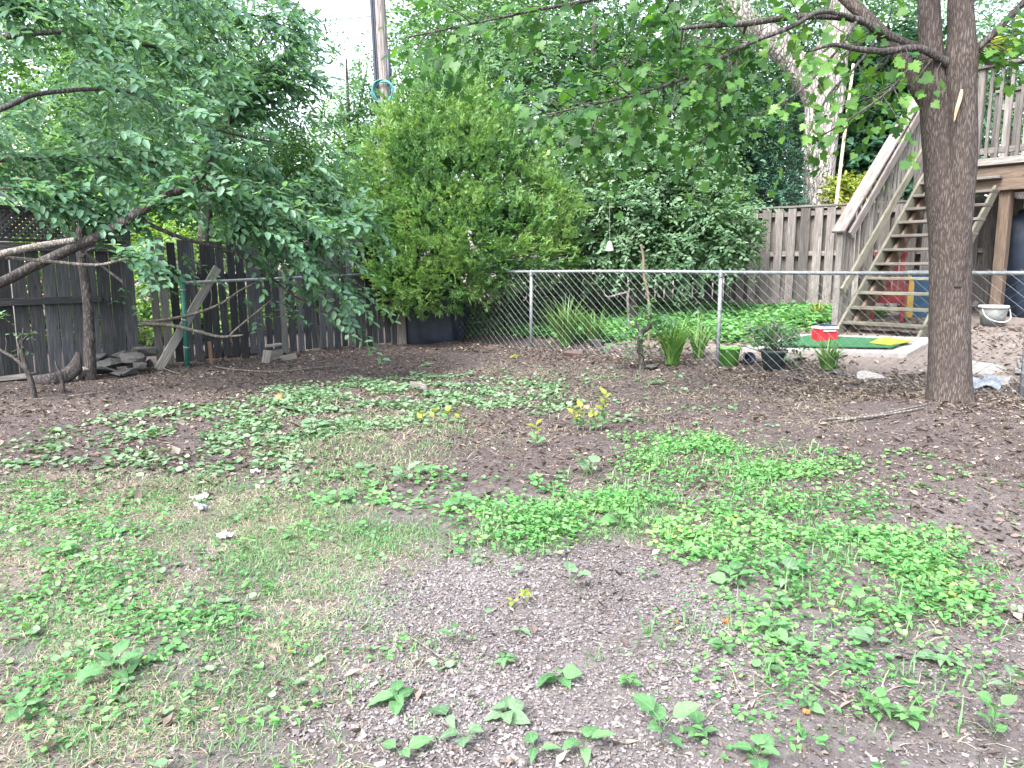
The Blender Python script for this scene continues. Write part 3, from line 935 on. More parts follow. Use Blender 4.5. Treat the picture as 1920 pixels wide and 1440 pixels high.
# woven wires: each a flattened zigzag, the next one hooked into it half a step higher
PW, PH = .064, .108
nseg = 22
mb = MB()
pts = []
for i in range(nseg + 1):
    pts.append(((0 if i % 2 == 0 else PW + .004), (.003 if i % 2 == 0 else -.003), i * PH / 2))
rw = .0023
for q in range(3):
    pass
for i, p in enumerate(pts):
    for a in range(3):
        th = a * 2.0944
        mb.v.append((p[0] + rw * math.cos(th), p[1] + rw * math.sin(th), p[2]))
for i in range(nseg):
    for a in range(3):
        a2 = (a + 1) % 3
        mb.f.append((i * 3 + a, i * 3 + a2, i * 3 + 3 + a2, i * 3 + 3 + a))
wire_me = mb.mesh('wire'); wire_me.materials.append(M['wire'])
mesh_l = bpy.data.objects.new('wire_mesh', None); COL.objects.link(mesh_l); place(mesh_l, Matrix.Translation(V3(P1)), chain)
tot = float(np.linalg.norm(P3 + UF * .35 - PC0))
nw = int(tot / PW)
XD, YD = Vector((UF[0], UF[1], 0)), Vector((-UF[1], UF[0], 0))
for i in range(nw):
    p = PC0 + UF * (i * PW)
    sag = .012 * math.sin(i * .13) + .006 * math.sin(i * .71)
    Mx = Matrix((XD, YD, Vector((.0, .0, 1)))).transposed().to_4x4()
    Mx.translation = V3(p - NF * .028, .015 + (PH / 2 if i % 2 else 0) + sag * .3) + YD * sag * .4
    link('wire', wire_me, None, mesh_l, Mx)

# ------------------------------------------------------------------ neighbour's tall fence
fence_r = empty('privacy_fence', (4.0, 14.4, .55), 'tall weathered board fence with a flat cap behind the stairs', 'fence')
RA, RB = Vector((4.02, 14.4, 0)), Vector((5.9, 13.35, 0))
RD1 = (RB - RA).normalized(); RN1 = Vector((RD1.y, -RD1.x, 0))
RC = Vector((.6, 17.2, 0)); RD2 = (RA - RC).normalized(); RN2 = Vector((RD2.y, -RD2.x, 0))


def shadowbox(O, D, N, L, z_t0, z_t1, parent, s0=0.0):
    s = s0
    i = 0
    while s < L:
        fr = s / L
        zt = z_t0 + (z_t1 - z_t0) * fr
        w = random.choice((.135, .14, .14, .16))
        c = O + D * (s + w / 2)
        g = float(gz(c.x, c.y))
        m = M['fence_orange'] if (parent is fence_r and i == 9 and D is RD1) else M['fence_right']
        beam('board', c + N * .05 + Vector((0, 0, g - .03)), c + N * .05 + Vector((random.gauss(0, .004), 0, zt)), w, .019, m, parent, D)
        c2 = O + D * (s + w + .045)
        beam('back_board', c2 - N * .075 + Vector((0, 0, g - .03)), c2 - N * .075 + Vector((0, 0, zt - .01)), .14, .019, M['fence_right'], parent, D)
        s += w + random.uniform(.055, .085)
        i += 1
    for dz in (.12, .98, 1.68):
        a, b = O + D * s0, O + D * L
        za, zb = z_t0 - 1.78, z_t1 - 1.78
        beam('rail', a + Vector((0, 0, za + dz)), b + Vector((0, 0, zb + dz)), .085, .036, M['fence_right'], parent, (0, 0, 1))
    beam('cap_rail', O + D * s0 + Vector((0, 0, z_t0 + .024)), O + D * L + Vector((0, 0, z_t1 + .024)), .035, .15, M['fence_right'], parent, (0, 0, 1))


shadowbox(RA, RD1, RN1, 4.4, 2.31, 2.36, fence_r)
shadowbox(RC, RD2, RN2, (RA - RC).length - .08, 2.25, 2.30, fence_r)

# ------------------------------------------------------------------ deck and stairs
n2 = Vector((.78, .625, 0)).normalized(); u2 = Vector((n2.y, -n2.x, 0)); UP = Vector((0, 0, 1))
M['tread'] = wood('grey_tread_wood', (.06, .054, .05), (.12, .11, .10), (.19, .175, .165), (.05, .045, .04), .5, .3)  # tread tone darkened to put the stairs' shade into the wood
stairs = empty('deck_stairs', (4.68, 10.84, .33), 'open wooden stairs with a sloping handrail leading up to the deck', 'stairs')
S1 = Vector((4.68, 10.84, .52))
RUN, RISE = .21, .207
WID = 1.15
for k in range(11):
    a = S1 + n2 * (RUN * k) + UP * (RISE * k - .02)
    beam('tread', a + n2 * .1, a + u2 * WID + n2 * .1, .27, .042, M['deck_green'] if k < 4 else M['tread'], stairs, n2, b=.006)
sl = (n2 * RUN + UP * RISE).normalized()
perp = (UP - sl * UP.dot(sl)).normalized()
for off, kt, nm in ((.025, 11.3, 'stringer'), (WID - .025, 9.4, 'stringer')):
    a = S1 + u2 * off - sl * .26 - perp * .10
    b = S1 + u2 * off + sl * (kt * math.hypot(RUN, RISE)) - perp * .10
    beam(nm, a, b, .24 if off < .5 else .15, .042, M['deck_green'], stairs, perp, b=.006)
beam('stringer_shade_strip', S1 + u2 * .10 - sl * .1 - perp * .26, S1 + u2 * .10 + sl * (10.6 * math.hypot(RUN, RISE)) - perp * .26, .22, .05, M['beam'], stairs, perp, b=.006)  # dark beam added to stand in for the stringer's shaded side
# balustrade on the open side
ro = u2 * -.06
rail_a = S1 + ro + n2 * (-.02)
LEN = 11.0
top_b = S1 + ro + n2 * (RUN * LEN) + UP * (RISE * LEN)
beam('handrail', rail_a + UP * 1.33 - sl * .12, top_b + UP * 1.33, .19, .042, M['deck_pink'], stairs, u2, b=.008)
beam('inner_rail', rail_a + UP * 1.20 + u2 * .10 + n2 * .08, top_b + UP * 1.20 + u2 * .10, .12, .04, M['deck_pink'], stairs, perp, b=.005)
beam('lower_rail', rail_a + UP * .42 + u2 * .08, top_b + UP * .42 + u2 * .08, .13, .04, M['deck_green'], stairs, perp, b=.005)
for k in (0.0, 1.2, 10.6):
    b = S1 + ro + n2 * (RUN * k) + UP * (RISE * k)
    g = float(gz(b.x, b.y))
    beam('newel_post', Vector((b.x, b.y, g - .02 if k < 2 else b.z - .3)), b + UP * 1.29, .09, .09, M['deck'], stairs, u2)
for i in range(17):
    k = .55 + i * .60
    b = S1 + ro + u2 * .045 + n2 * (RUN * k) + UP * (RISE * k)
    beam('baluster', b + UP * .34, b + UP * 1.26, .036, .036, M['deck'], stairs, u2, b=.002)

FE = Vector((6.50, 12.16, 0))
deck = empty('deck', (7.3, 11.4, .5), 'raised weathered wooden deck with a baluster railing above the dark space', 'deck')
DZ = 2.80
for i in range(24):
    a = FE + n2 * (.07 + i * .145) + UP * (DZ - .015)
    beam('deck_board', a + u2 * (-.1), a + u2 * 4.2, .14, .03, M['deck'], deck, n2)
for tt, dd, zz in ((.0, .0, 0),):
    beam('beam', FE - n2 * .03 + u2 * .45 + UP * (DZ - .25), FE - n2 * .03 + u2 * 4.2 + UP * (DZ - .25), .33, .05, M['beam'], deck, UP)
    beam('rim_board', FE - n2 * .09 + u2 * .62 + UP * (DZ + .0), FE - n2 * .09 + u2 * 4.2 + UP * (DZ + .0), .10, .04, M['deck'], deck, UP)
beam('beam', FE + n2 * 1.9 + UP * (DZ - .17), FE + n2 * 1.9 + u2 * 4.2 + UP * (DZ - .17), .24, .05, M['beam'], deck, UP)
for t, d in ((1.06, .1), (1.14, 1.9), (3.2, .1)):
    p = FE + u2 * t + n2 * d
    beam('support_post', Vector((p.x, p.y, float(gz(p.x, p.y)) - .05)), Vector((p.x, p.y, DZ - .42)), .15, .15, M['beam'], deck, u2)
rz = DZ + 1.34
for t in (.66, 2.4, 4.1):
    p = FE + u2 * t - n2 * .06
    beam('rail_post', p + UP * (DZ - .10), p + UP * rz, .09, .09, M['deck'], deck, u2)
beam('top_rail', FE + u2 * .56 - n2 * .07 + UP * rz, FE + u2 * 4.2 - n2 * .07 + UP * rz, .16, .04, M['deck'], deck, n2, b=.006)
beam('bottom_rail', FE + u2 * .7 - n2 * .05 + UP * (DZ + .16), FE + u2 * 4.2 - n2 * .05 + UP * (DZ + .16), .09, .036, M['deck'], deck, UP)
for i in range(24):
    p = FE + u2 * (.80 + i * .135) - n2 * .09
    beam('baluster', p + UP * (DZ - .02), p + UP * (rz - .03), .04, .036, M['deck'], deck, u2, b=.002)
# railing along the far side of the deck
fb = FE + n2 * 2.6
beam('back_rail', fb + u2 * -.1 + UP * (rz - .1), fb + u2 * 4.2 + UP * (rz - .1), .10, .04, M['deck'], deck, UP)
beam('back_rail', fb + u2 * -.1 + UP * (rz + .16), fb + u2 * 4.2 + UP * (rz + .16), .05, .16, M['deck'], deck, UP)
for i in range(26):
    p = fb + u2 * (-.05 + i * .16) - n2 * .03
    beam('back_slat', p + UP * (DZ + .05), p + UP * (rz + .12), .11, .02, M['fence_right'], deck, u2, b=.002)
# things on and under the deck
M['navy'] = plain('dark_blue_plastic', (.012, .018, .040), .45, 0, .3, 8)
M['purple'] = plain('purple_plastic', (.12, .022, .13), .4, 0, .2, 8)
M['red'] = plain('red_plastic', (.36, .020, .03), .45, 0, .2, 6)
M['crimson'] = plain('faded_red_plastic', (.20, .025, .030), .6, 0, .45, 6)
M['white_pl'] = plain('white_plastic', (.50, .51, .52), .5, 0, .2, 6)
M['blue_pl'] = plain('blue_plastic', (.02, .035, .16), .45, 0, .2, 6)
M['teal_pl'] = plain('teal_blue_plastic', (.015, .06, .12), .5, 0, .3, 6)
M['yellow_pl'] = plain('mustard_yellow_plastic', (.42, .27, .04), .5, 0, .2, 6)
M['lime'] = plain('lime_green_plastic', (.12, .36, .06), .5, 0, .15, 6)
M['pot'] = plain('dark_grey_green_plastic', (.035, .055, .058), .5, 0, .35, 10)
M['turf'] = plain('artificial_turf', (.025, .11, .045), .95, 0, .35, 160, .01)
M['turf_yellow'] = plain('yellow_turf', (.22, .27, .03), .95, 0, .3, 160, .01)
M['tarp'] = plain('dark_blue_tarpaulin', (.010, .016, .030), .55, 0, .5, 5, .02)
M['paper'] = plain('white_paper', (.72, .72, .72), .8, 0, .08, 8)
M['card'] = plain('pale_cardboard', (.32, .29, .27), .85, 0, .15, 9)
M['orange'] = plain('orange_skin', (.36, .14, .05), .6, 0, .25, 12)

ud = FE + u2 * 1.75 + n2 * 1.0; ud.z = float(gz(ud.x, ud.y))  # dark block added as a backdrop for the shade below the deck
bm = bmesh.new(); bmesh.ops.create_icosphere(bm, subdivisions=4, radius=.5)
for v in bm.verts:
    q = Vector([math.copysign(abs(t) ** .45, t) for t in v.co])
    f = 1 + .05 * math.sin(q.x * 19 + q.y * 13 + q.z * 4) + .06 * (vnoise(q.x * 4 + 7, q.y * 4 + q.z, .5, 4) - .5)
    v.co = Vector((q.x * f * 1.25, q.y * f * .9, q.z * 1.25 + .75))
me = bpy.data.meshes.new('under_deck_shade_block'); bm.to_mesh(me); bm.free()
me.polygons.foreach_set('use_smooth', [True] * len(me.polygons))
tag(link('under_deck_shade_block', me, M['tarp'], None, Matrix.Translation(ud) @ Matrix.Rotation(math.atan2(u2.y, u2.x), 4, 'Z')), 'dark block added to darken the space under the deck', 'dark block')
cb = FE + u2 * 1.5 + n2 * .75 + UP * (DZ + .005)
cab = empty('storage_cabinet', cb, 'dark navy storage cabinet standing on the deck behind the balusters', 'cabinet')
beam('body', cb, cb + UP * 1.02, .62, .45, M['navy'], cab, u2, b=.01)
beam('lid', cb + UP * 1.02, cb + UP * 1.07, .66, .49, M['navy'], cab, u2, b=.01)
for sg in (-1, 1):
    beam('door', cb - n2 * .235 + u2 * .155 * sg + UP * .05, cb - n2 * .235 + u2 * .155 * sg + UP * .98, .29, .015, M['navy'], cab, u2)

pt = FE + u2 * .78 - n2 * .07 + UP * (rz + .021)
pot = empty('purple_planter', pt, 'purple planter with yellow-green leaves on the deck railing', 'planter')
mb = MB(); mb.lathe([(0, .0), (.095, .0), (.12, .17), (.135, .175), (.135, .20), (.118, .20), (.112, .16), (0, .15)], pt, 22); mb.build('pot', M['purple'], pot, True)
r_ = np.random.default_rng(3)
stx = np.array(pt)[None] + r_.normal(0, .05, (60, 3)) * (1, 1, .2) + (0, 0, .2)
C_, Ax_, N_ = sprays(r_, stx, r_.normal(0, 1, (60, 3)) * (1, 1, .5) + (0, 0, .8), .30, 5, .5)
link('foliage', leaf_mesh('foliage', T_ROUND, C_, Ax_, N_, r_.uniform(.05, .10, len(C_)), r_.uniform(.05, .09, len(C_)), r_.normal(.5, .25, len(C_))), M['yellow_leaf'], pot, None, 'stuff')

# stacked red chair, teal bin and yellow board seen through the treads
cc = A(1662, 600, 11.6); cc.z = float(gz(cc.x, cc.y))
chair = empty('plastic_chair', cc, 'red plastic garden chair behind the open treads of the stairs', 'chair')
rotc = Matrix.Rotation(R(-25), 3, 'Z')
def cbox(nm, c, s_, m, par, tilt=0, base=cc, rot=rotc):
    rr = rot @ Matrix.Rotation(tilt, 3, 'X')
    Mx = rr.to_4x4(); Mx.translation = base + rot @ Vector(c)
    me_ = bevel_box(s_, .008, 2).copy(); me_.materials.clear(); me_.materials.append(m)
    return link(nm, me_, None, par, Mx)
cbox('seat', (0, 0, .42), (.46, .46, .04), M['crimson'], chair)
for sx in (-1, 1):
    cbox('leg', (.2 * sx, -.2, .20), (.05, .05, .42), M['crimson'], chair)
    cbox('leg', (.2 * sx, .2, .20), (.05, .05, .42), M['crimson'], chair)
    cbox('armrest', (.235 * sx, 0, .64), (.06, .46, .03), M['crimson'], chair)
    cbox('arm_support', (.235 * sx, -.2, .53), (.05, .04, .2), M['crimson'], chair)
for i in range(5):
    cbox('back_slat', (-.17 + i * .085, .22, .72), (.065, .022, .56), M['crimson'], chair, R(-10))
cbox('back_rail', (0, .275, 1.0), (.46, .03, .08), M['crimson'], chair, R(-10))
cbox('front_apron', (0, -.215, .34), (.40, .02, .13), M['crimson'], chair)

bb = A(1728, 580, 12.0); bb.z = float(gz(bb.x, bb.y))
bin_ = empty('storage_bin', bb, 'dark teal plastic bin with a pale lid behind the stairs', 'bin')
cbox('body', (0, 0, .34), (.42, .40, .68), M['teal_pl'], bin_, 0, bb)
cbox('lid', (0, 0, .70), (.47, .45, .05), M['white_pl'], bin_, 0, bb)
yb = A(1705, 585, 11.8); yb.z = float(gz(yb.x, yb.y))
o = beam('yellow_board', yb, yb + Vector((.05, .12, .72)), .10, .02, M['yellow_pl'], None, (1, 0, 0))
tag(o, 'narrow mustard yellow board propped between red chair and teal bin', 'board')

# grey pail with a white rim and hanging bail
wb = A(1858, 632, 10.6); wb.z = float(gz(wb.x, wb.y))
bask = empty('grey_pail', wb, 'grey pail with white rim and hanging handle under the deck', 'pail')
M['mesh_grey'] = plain('dark_grey_plastic', (.13, .14, .135), .6, 0, .25, 12)
mb = MB(); mb.lathe([(0, .0), (.14, .0), (.178, .255), (.165, .255), (.13, .02), (0, .015)], wb, 26); mb.build('body', M['mesh_grey'], bask, True)
mb = MB(); mb.lathe([(.168, .245), (.188, .243), (.192, .27), (.180, .282), (.166, .275)], wb, 26); mb.build('rim', M['white_pl'], bask, True)
mb = MB(); mb.tube([wb + Vector((.19 * math.cos(a), -.05 - .16 * math.sin(a), .25 - .19 * math.sin(a) ** .6)) for a in np.linspace(0.02, math.pi - .02, 13)], .007, 7, smooth=3); mb.build('handle', M['white_pl'], bask, True)

# red cooler at the foot of the stairs
co = A(1546, 628, 10.15); co.z = float(gz(co.x, co.y))
cool = empty('red_cooler', co, 'red box cooler with a white and blue lid beside the bottom stair', 'cooler')
rotk = Matrix.Rotation(R(10), 3, 'Z')
cbox('body', (0, 0, .105), (.27, .20, .21), M['red'], cool, 0, co, rotk)
cbox('lid', (0, 0, .228), (.285, .215, .034), M['white_pl'], cool, 0, co, rotk)
cbox('lid_panel', (.035, -.0, .252), (.20, .15, .018), M['blue_pl'], cool, 0, co, rotk)
cbox('handle', (0, -.112, .19), (.18, .014, .02), M['white_pl'], cool, 0, co, rotk)

# patio slab, turf mat
pa = [gp(1405, 651), gp(1505, 634), gp(1742, 634), gp(1745, 652), gp(1600, 667)]
def sheet(name, pts, th, lift, mat, label, cat, sub=False):
    mb_ = MB()
    zz = max(p.z for p in pts) if not sub else None
    top = [Vector((p.x, p.y, p.z + lift)) for p in pts]
    mb_.v = [tuple(p) for p in top] + [tuple(p - UP * th) for p in top]
    n_ = len(pts)
    mb_.f = [tuple(range(n_)), tuple(range(2 * n_ - 1, n_ - 1, -1))] + [(i, i + n_, (i + 1) % n_ + n_, (i + 1) % n_) for i in range(n_)]
    me_ = mb_.mesh(name)
    bm = bmesh.new(); bm.from_mesh(me_); bmesh.ops.recalc_face_normals(bm, faces=bm.faces); bmesh.ops.triangulate(bm, faces=[f for f in bm.faces if len(f.verts) > 4]); bm.to_mesh(me_); bm.free()
    o_ = link(name, me_, mat)
    return tag(o_, label, cat)
def lin(a, b, t): return a + (b - a) * t
p_a, p_b, p_c, p_d = gp(1385, 660), gp(1500, 633), gp(1760, 640), gp(1700, 672)
sheet('concrete_slab', [p_a, p_d, p_c, p_b], .10, .05, M['cement'], 'pale concrete pad in front of the stairs under the green turf', 'slab')
q_a, q_b, q_c, q_d = gp(1432, 657), gp(1515, 638), gp(1705, 648), gp(1672, 662)
sheet('turf_mat', [q_a, q_d, q_c, q_b], .012, .075, M['turf'], 'green artificial turf mat lying on the concrete pad', 'mat')
y_a, y_b, y_c, y_d = gp(1628, 655), gp(1655, 644), gp(1712, 652), gp(1668, 660)
sheet('yellow_mat', [y_a, y_d, y_c, y_b], .008, .088, M['turf_yellow'], 'yellow-green scrap of mat at the right end of the turf', 'mat')

# planters and buckets by the chain-link fence
gb = gp(1350, 690) + Vector(V3(NF * .18)); gb.z = float(gz(gb.x, gb.y))
buck = empty('green_bucket', gb, 'lime green plastic bucket behind the middle fence post', 'bucket')
mb = MB(); mb.lathe([(0, .004), (.115, .0), (.15, .21), (.165, .215), (.165, .235), (.15, .236), (.146, .21), (.11, .02), (0, .015)], gb, 26); mb.build('body', M['lime'], buck, True)
ha = [gb + Vector((.166 * math.cos(a), -.08 * math.sin(a) - .02, .215 - .10 * math.sin(a))) for a in np.linspace(0, math.pi, 9)]
mb = MB(); mb.tube(ha, .005, 6, smooth=3); mb.build('handle', M['lime'], buck, True)
gq = gp(1437, 698) + Vector(V3(NF * .16)); gq.z = float(gz(gq.x, gq.y))
pp_ = empty('potted_plant', gq, 'leafy plant in a dark grey plastic pot behind the fence mesh', 'potted plant')
mb = MB(); mb.lathe([(0, .0), (.115, .0), (.15, .20), (.165, .205), (.165, .24), (.15, .24), (.145, .21), (0, .20)], gq, 26); mb.build('pot', M['pot'], pp_, True)
r_ = np.random.default_rng(9)
n_ = 38
dirs = r_.normal(0, .55, (n_, 3)) + (0, 0, 1.0)
stems = MB()
ends = []
for d in nrm(dirs):
    L_ = r_.uniform(.25, .48)
    a = Vector(gq) + Vector((r_.normal(0, .05), r_.normal(0, .05), .20))
    e = a + Vector(d) * L_
    stems.tube([a, a.lerp(e, .5) + Vector((0, 0, .03)), e], [.006, .005, .003], 5)
    ends.append(((a + e) / 2, d))
stems.build('stems', M['bark_twig'], pp_, True, 'stuff')
C_, Ax_, N_ = sprays(r_, np.array([list(e[0]) for e in ends]), np.array([e[1] for e in ends]) + r_.normal(0, .3, (n_, 3)), .22, 7, .4)
link('foliage', leaf_mesh('foliage', T_OVAL, C_, Ax_, N_, r_.uniform(.07, .13, len(C_)), r_.uniform(.025, .045, len(C_)), r_.normal(.5, .25, len(C_))), M['leaf_mid'], pp_, None, 'stuff')
kt = gp(1385, 690) + V3(NF * .22); kt.z = float(gz(kt.x, kt.y))
bk = empty('black_pot', kt, 'small black plastic pot tipped beside the lime bucket', 'pot')
mb = MB()
Mx = Matrix.Translation(kt + Vector((0, 0, .06))) @ Matrix.Rotation(R(70), 4, 'X')
mb.lathe([(0, -.06), (.045, -.06), (.065, .05), (.072, .05), (.072, .065), (.058, .065), (.05, -.04), (0, -.045)], (0, 0, 0), 18); mb.build('body', M['navy'], bk, True, None, Mx)
mb = MB(); mb.lathe([(.072, .052), (.078, .052), (.078, .07), (.072, .07)], (0, 0, 0), 18); mb.build('rim', M['navy'], bk, True, None, Mx)
# ------------------------------------------------------------------ maple in front of the fence
rm = np.random.default_rng(77)
mbase = gxy(3.70, 6.38)
maple = empty('maple_tree', mbase, 'grey-brown maple trunk forking into two stems before the chain-link fence', 'tree')
DM = 6.38
def trunk_line(pts, D=DM, n=None):
    P_, R_ = [], []
    for px, py, w, *dd in pts:
        d = dd[0] if dd else D
        P_.append(A(px, py, d)); R_.append(w / 2 * d / FPX * .92)
    return P_, R_
def organic_tube(line, n=28, smooth=8, amp=.06, seed=0, fl=0.0):
    """a trunk with swelling and furrowed outline"""
    P_, R_ = catmull(line[0], line[1], smooth)
    mb_ = MB()
    mb_.tube(P_, R_, n, True)
    v = np.array(mb_.v)
    for i, p in enumerate(P_):
        seg = v[i * n:(i + 1) * n]
        a = np.arange(n) / n * 6.283
        k = 1 + amp * (np.sin(a * 3 + i * .12 + seed) * .5 + np.sin(a * 5 - i * .21 + seed * 2) * .35 + np.sin(a * 2 + seed + i * .07) * .5)
        if fl: k += fl * math.exp(-max(0, p.z - P_[0].z) / .12) * (1 + .7 * np.sin(a * 5 + 1))
        c = np.array(p)
        v[i * n:(i + 1) * n] = c + (seg - c) * k[:, None]
    mb_.v = [tuple(x) for x in v]
    return mb_
t1 = trunk_line([(1781, 800, 104), (1780, 770, 96), (1780, 720, 84), (1781, 640, 78), (1782, 540, 76), (1781, 440, 78), (1772, 360, 72), (1766, 300, 66), (1759, 240, 60), (1753, 190, 54), (1748, 140, 49), (1745, 80, 43), (1742, 20, 40), (1738, -120, 36), (1728, -400, 28)])
organic_tube(t1, 32, 8, .035, 1.0, .12).build('trunk', M['bark_maple'], maple, True)
t2 = trunk_line([(1790, 540, 30), (1795, 470, 44), (1798, 400, 53), (1801, 330, 56), (1803, 270, 56), (1803, 210, 54), (1802, 150, 54), (1802, 110, 58), (1803, 60, 48), (1802, 0, 45), (1806, -140, 38), (1816, -420, 28)], DM - .10)
organic_tube(t2, 28, 8, .04, 2.4).build('stem', M['bark_maple'], maple, True)
limbs = [
    [(1748, 205, 34, 6.42), (1722, 165, 33, 6.45), (1696, 120, 30, 6.5), (1668, 80, 27, 6.55), (1640, 48, 25, 6.6), (1605, 15, 24, 6.65), (1578, -10, 22, 6.7), (1480, -110, 16, 6.9), (1350, -200, 9, 7.2)],
    [(1790, 128, 22, 6.3), (1760, 108, 15, 6.25), (1718, 90, 14, 6.2), (1660, 96, 13, 6.15), (1610, 92, 11, 6.1), (1562, 84, 8, 6.05), (1520, 96, 5, 6.0)],
    [(1785, 120, 20, 6.45), (1740, 92, 17, 6.5), (1700, 82, 17, 6.5), (1652, 58, 16, 6.5), (1612, 38, 14, 6.5), (1540, 30, 13, 6.45), (1470, 34, 12, 6.4), (1400, 44, 11, 6.3), (1330, 48, 9, 6.2), (1262, 55, 6, 6.1)],
    [(1818, 100, 18, 6.35), (1840, 84, 14, 6.32), (1868, 58, 13, 6.3), (1920, 4, 12, 6.25), (2000, -80, 9, 6.2)],
    [(1600, 34, 10, 6.45), (1540, 22, 9, 6.3), (1480, 52, 9, 6.2), (1412, 78, 8, 6.1), (1353, 109, 8, 6.0), (1300, 140, 7, 5.95), (1212, 172, 6, 5.9), (1150, 187, 5, 5.85), (1025, 215, 3, 5.8)],
    [(1605, 42, 6, 6.3), (1580, 80, 5, 6.2), (1540, 130, 5, 6.15), (1500, 170, 4, 6.1), (1440, 210, 3, 6.05)],
    [(1718, 112, 5, 6.3), (1690, 145, 5, 6.2), (1655, 180, 4, 6.1), (1590, 225, 4, 6.0), (1540, 255, 3, 5.95)],
    [(1640, 80, 6, 6.4), (1600, 130, 5, 6.35), (1560, 170, 5, 6.3), (1530, 220, 3, 6.25)],
    [(1480, -110, 12, 6.9), (1300, -60, 10, 6.7), (1150, -10, 8, 6.6), (1000, 20, 6, 6.5), (860, 50, 4, 6.4), (760, 70, 3, 6.4)],
    [(1300, -60, 8, 6.7), (1240, 30, 6, 6.9), (1180, 110, 5, 7.1), (1130, 200, 4, 7.3), (1100, 260, 3, 7.4)],
    [(1400, 46, 6, 6.3), (1370, 130, 5, 6.6), (1345, 210, 4, 6.8), (1320, 270, 3, 7.0)],
    [(1802, -140, 24, 6.3), (1700, -330, 16, 5.6), (1500, -520, 10, 4.9)],
    [(1816, -300, 24, 6.3), (1960, -420, 16, 5.8), (2150, -560, 9, 5.2)],
    [(1738, -120, 22, 6.4), (1600, -300, 16, 7.2), (1380, -380, 9, 8.2)],
]
twig_pts = []
for li_, lm in enumerate(limbs):
    P_, R_ = trunk_line(lm)
    organic_tube((P_, R_), 12 if lm[0][2] > 12 else 8, 6, .04, li_).build('branch', M['bark_maple'] if lm[0][2] > 25 else M['bark_dark'], maple, True)
    Pc, Rc = catmull(P_, R_, 10)
    st_i = 6 if li_ not in (0, 2) else 30
    for j in range(st_i, len(Pc)):
        twig_pts.append((Pc[j], (Pc[j] - Pc[j - 1]).normalized(), li_))
# twigs carrying the leaves
tw = MB()
st_, di_ = [], []
for p, d, li_ in twig_pts:
    n_tw = {0: 1, 1: 1, 3: 1, 5: 1, 6: 1, 7: 1}.get(li_, 2)
    for _ in range(n_tw):
        q_ = p; dep0 = q_.y * _c - (q_.z - CAM_H) * _s
        ppx = 960 + FPX * q_.x / dep0; ppy = 720 - FPX * ((q_.z - CAM_H) * _c + q_.y * _s) / dep0
        if rm.random() < (.86 if 1420 < ppx < 1640 and ppy > -20 else .62 if 1640 <= ppx < 1740 else .50): continue
        if ppx < 780 or ppy > 300: continue
        v = Vector(rm.normal(0, 1, 3)); v = (v - d * v.dot(d)).normalized()
        dr = (d * .5 + v * .8 + Vector((0, 0, -.25))).normalized()
        L_ = rm.uniform(.18, .50)
        e = p + dr * L_ + Vector((0, 0, -.08 * L_))
        tw.tube([p, p.lerp(e, .5) + Vector((0, 0, .015)), e], [.0045, .0035, .002], 4)
        st_.append(p + dr * L_ * .25); di_.append(dr * L_)
tw.build('twigs', M['bark_dark'], maple, True, 'stuff')
# upper crown over the garden, above the frame
ub = [(4.2, 6.0, 6.3, 2.6, 2.4, 1.7), (2.4, 5.4, 6.6, 1.9, 1.8, 1.3), (5.6, 5.6, 6.2, 1.8, 1.8, 1.4), (3.4, 7.8, 7.2, 2.2, 2.0, 1.6)]
us, ud = blob_points(rm, ub, 420, .5)
st_ = np.array([list(x) for x in st_]); di_ = np.array([list(x) for x in di_])
C1, A1, N1 = sprays(rm, st_, di_, np.linalg.norm(di_, axis=1) * 1.1, 7, .25, .5, .9)
C2, A2, N2 = sprays(rm, us, ud + rm.normal(0, .5, us.shape), .5, 6, .2)
def in_view(C, m=0):
    x, y, z = C[:, 0], C[:, 1], C[:, 2] - CAM_H
    dep = y * _c - z * _s
    px = 960 + FPX * x / dep; py = 720 - FPX * (z * _c + y * _s) / dep
    return (px > -m) & (px < 1920 + m) & (py > -m) & (py < 1440 + m), px, py, dep
# petioles let the blades hang a little below the twig
C1 = C1 + nrm(A1) * .05 + np.array((0, 0, -.03))
A1 = A1 + np.array((0, 0, -.35)); N1 = N1 + np.array((0, -.35, 0)) + rm.normal(0, .3, N1.shape)
C = np.concatenate([C1, C2]); Ax = np.concatenate([A1, A2]); N = np.concatenate([N1, N2])
SZ = rm.uniform(.05, .10, len(C))
RND = np.clip(rm.normal(.5, .26, len(C)), 0, 1)
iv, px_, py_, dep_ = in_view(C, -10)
RND = np.clip(np.where(px_ < 1420, RND - .22, RND + .08), 0, 1)  # backlight painted into leaf tone: right side lighter, left side darker
order = np.argsort(np.where(iv & (px_ > 1150), dep_ / SZ, 1e9))
big_i = order[:270]
rest = np.setdiff1d(np.arange(len(C)), big_i)
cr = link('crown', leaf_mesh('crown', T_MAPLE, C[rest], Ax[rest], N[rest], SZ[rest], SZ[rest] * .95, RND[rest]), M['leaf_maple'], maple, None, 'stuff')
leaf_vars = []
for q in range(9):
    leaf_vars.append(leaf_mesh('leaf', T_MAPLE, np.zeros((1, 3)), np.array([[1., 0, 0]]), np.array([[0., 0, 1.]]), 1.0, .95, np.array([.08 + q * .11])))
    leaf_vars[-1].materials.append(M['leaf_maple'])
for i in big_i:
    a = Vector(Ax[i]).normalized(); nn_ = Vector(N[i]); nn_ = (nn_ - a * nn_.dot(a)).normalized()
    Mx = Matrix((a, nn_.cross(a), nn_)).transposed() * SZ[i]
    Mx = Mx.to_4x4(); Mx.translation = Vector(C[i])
    link('leaf', leaf_vars[int(RND[i] * 8.99)], None, cr, Mx)
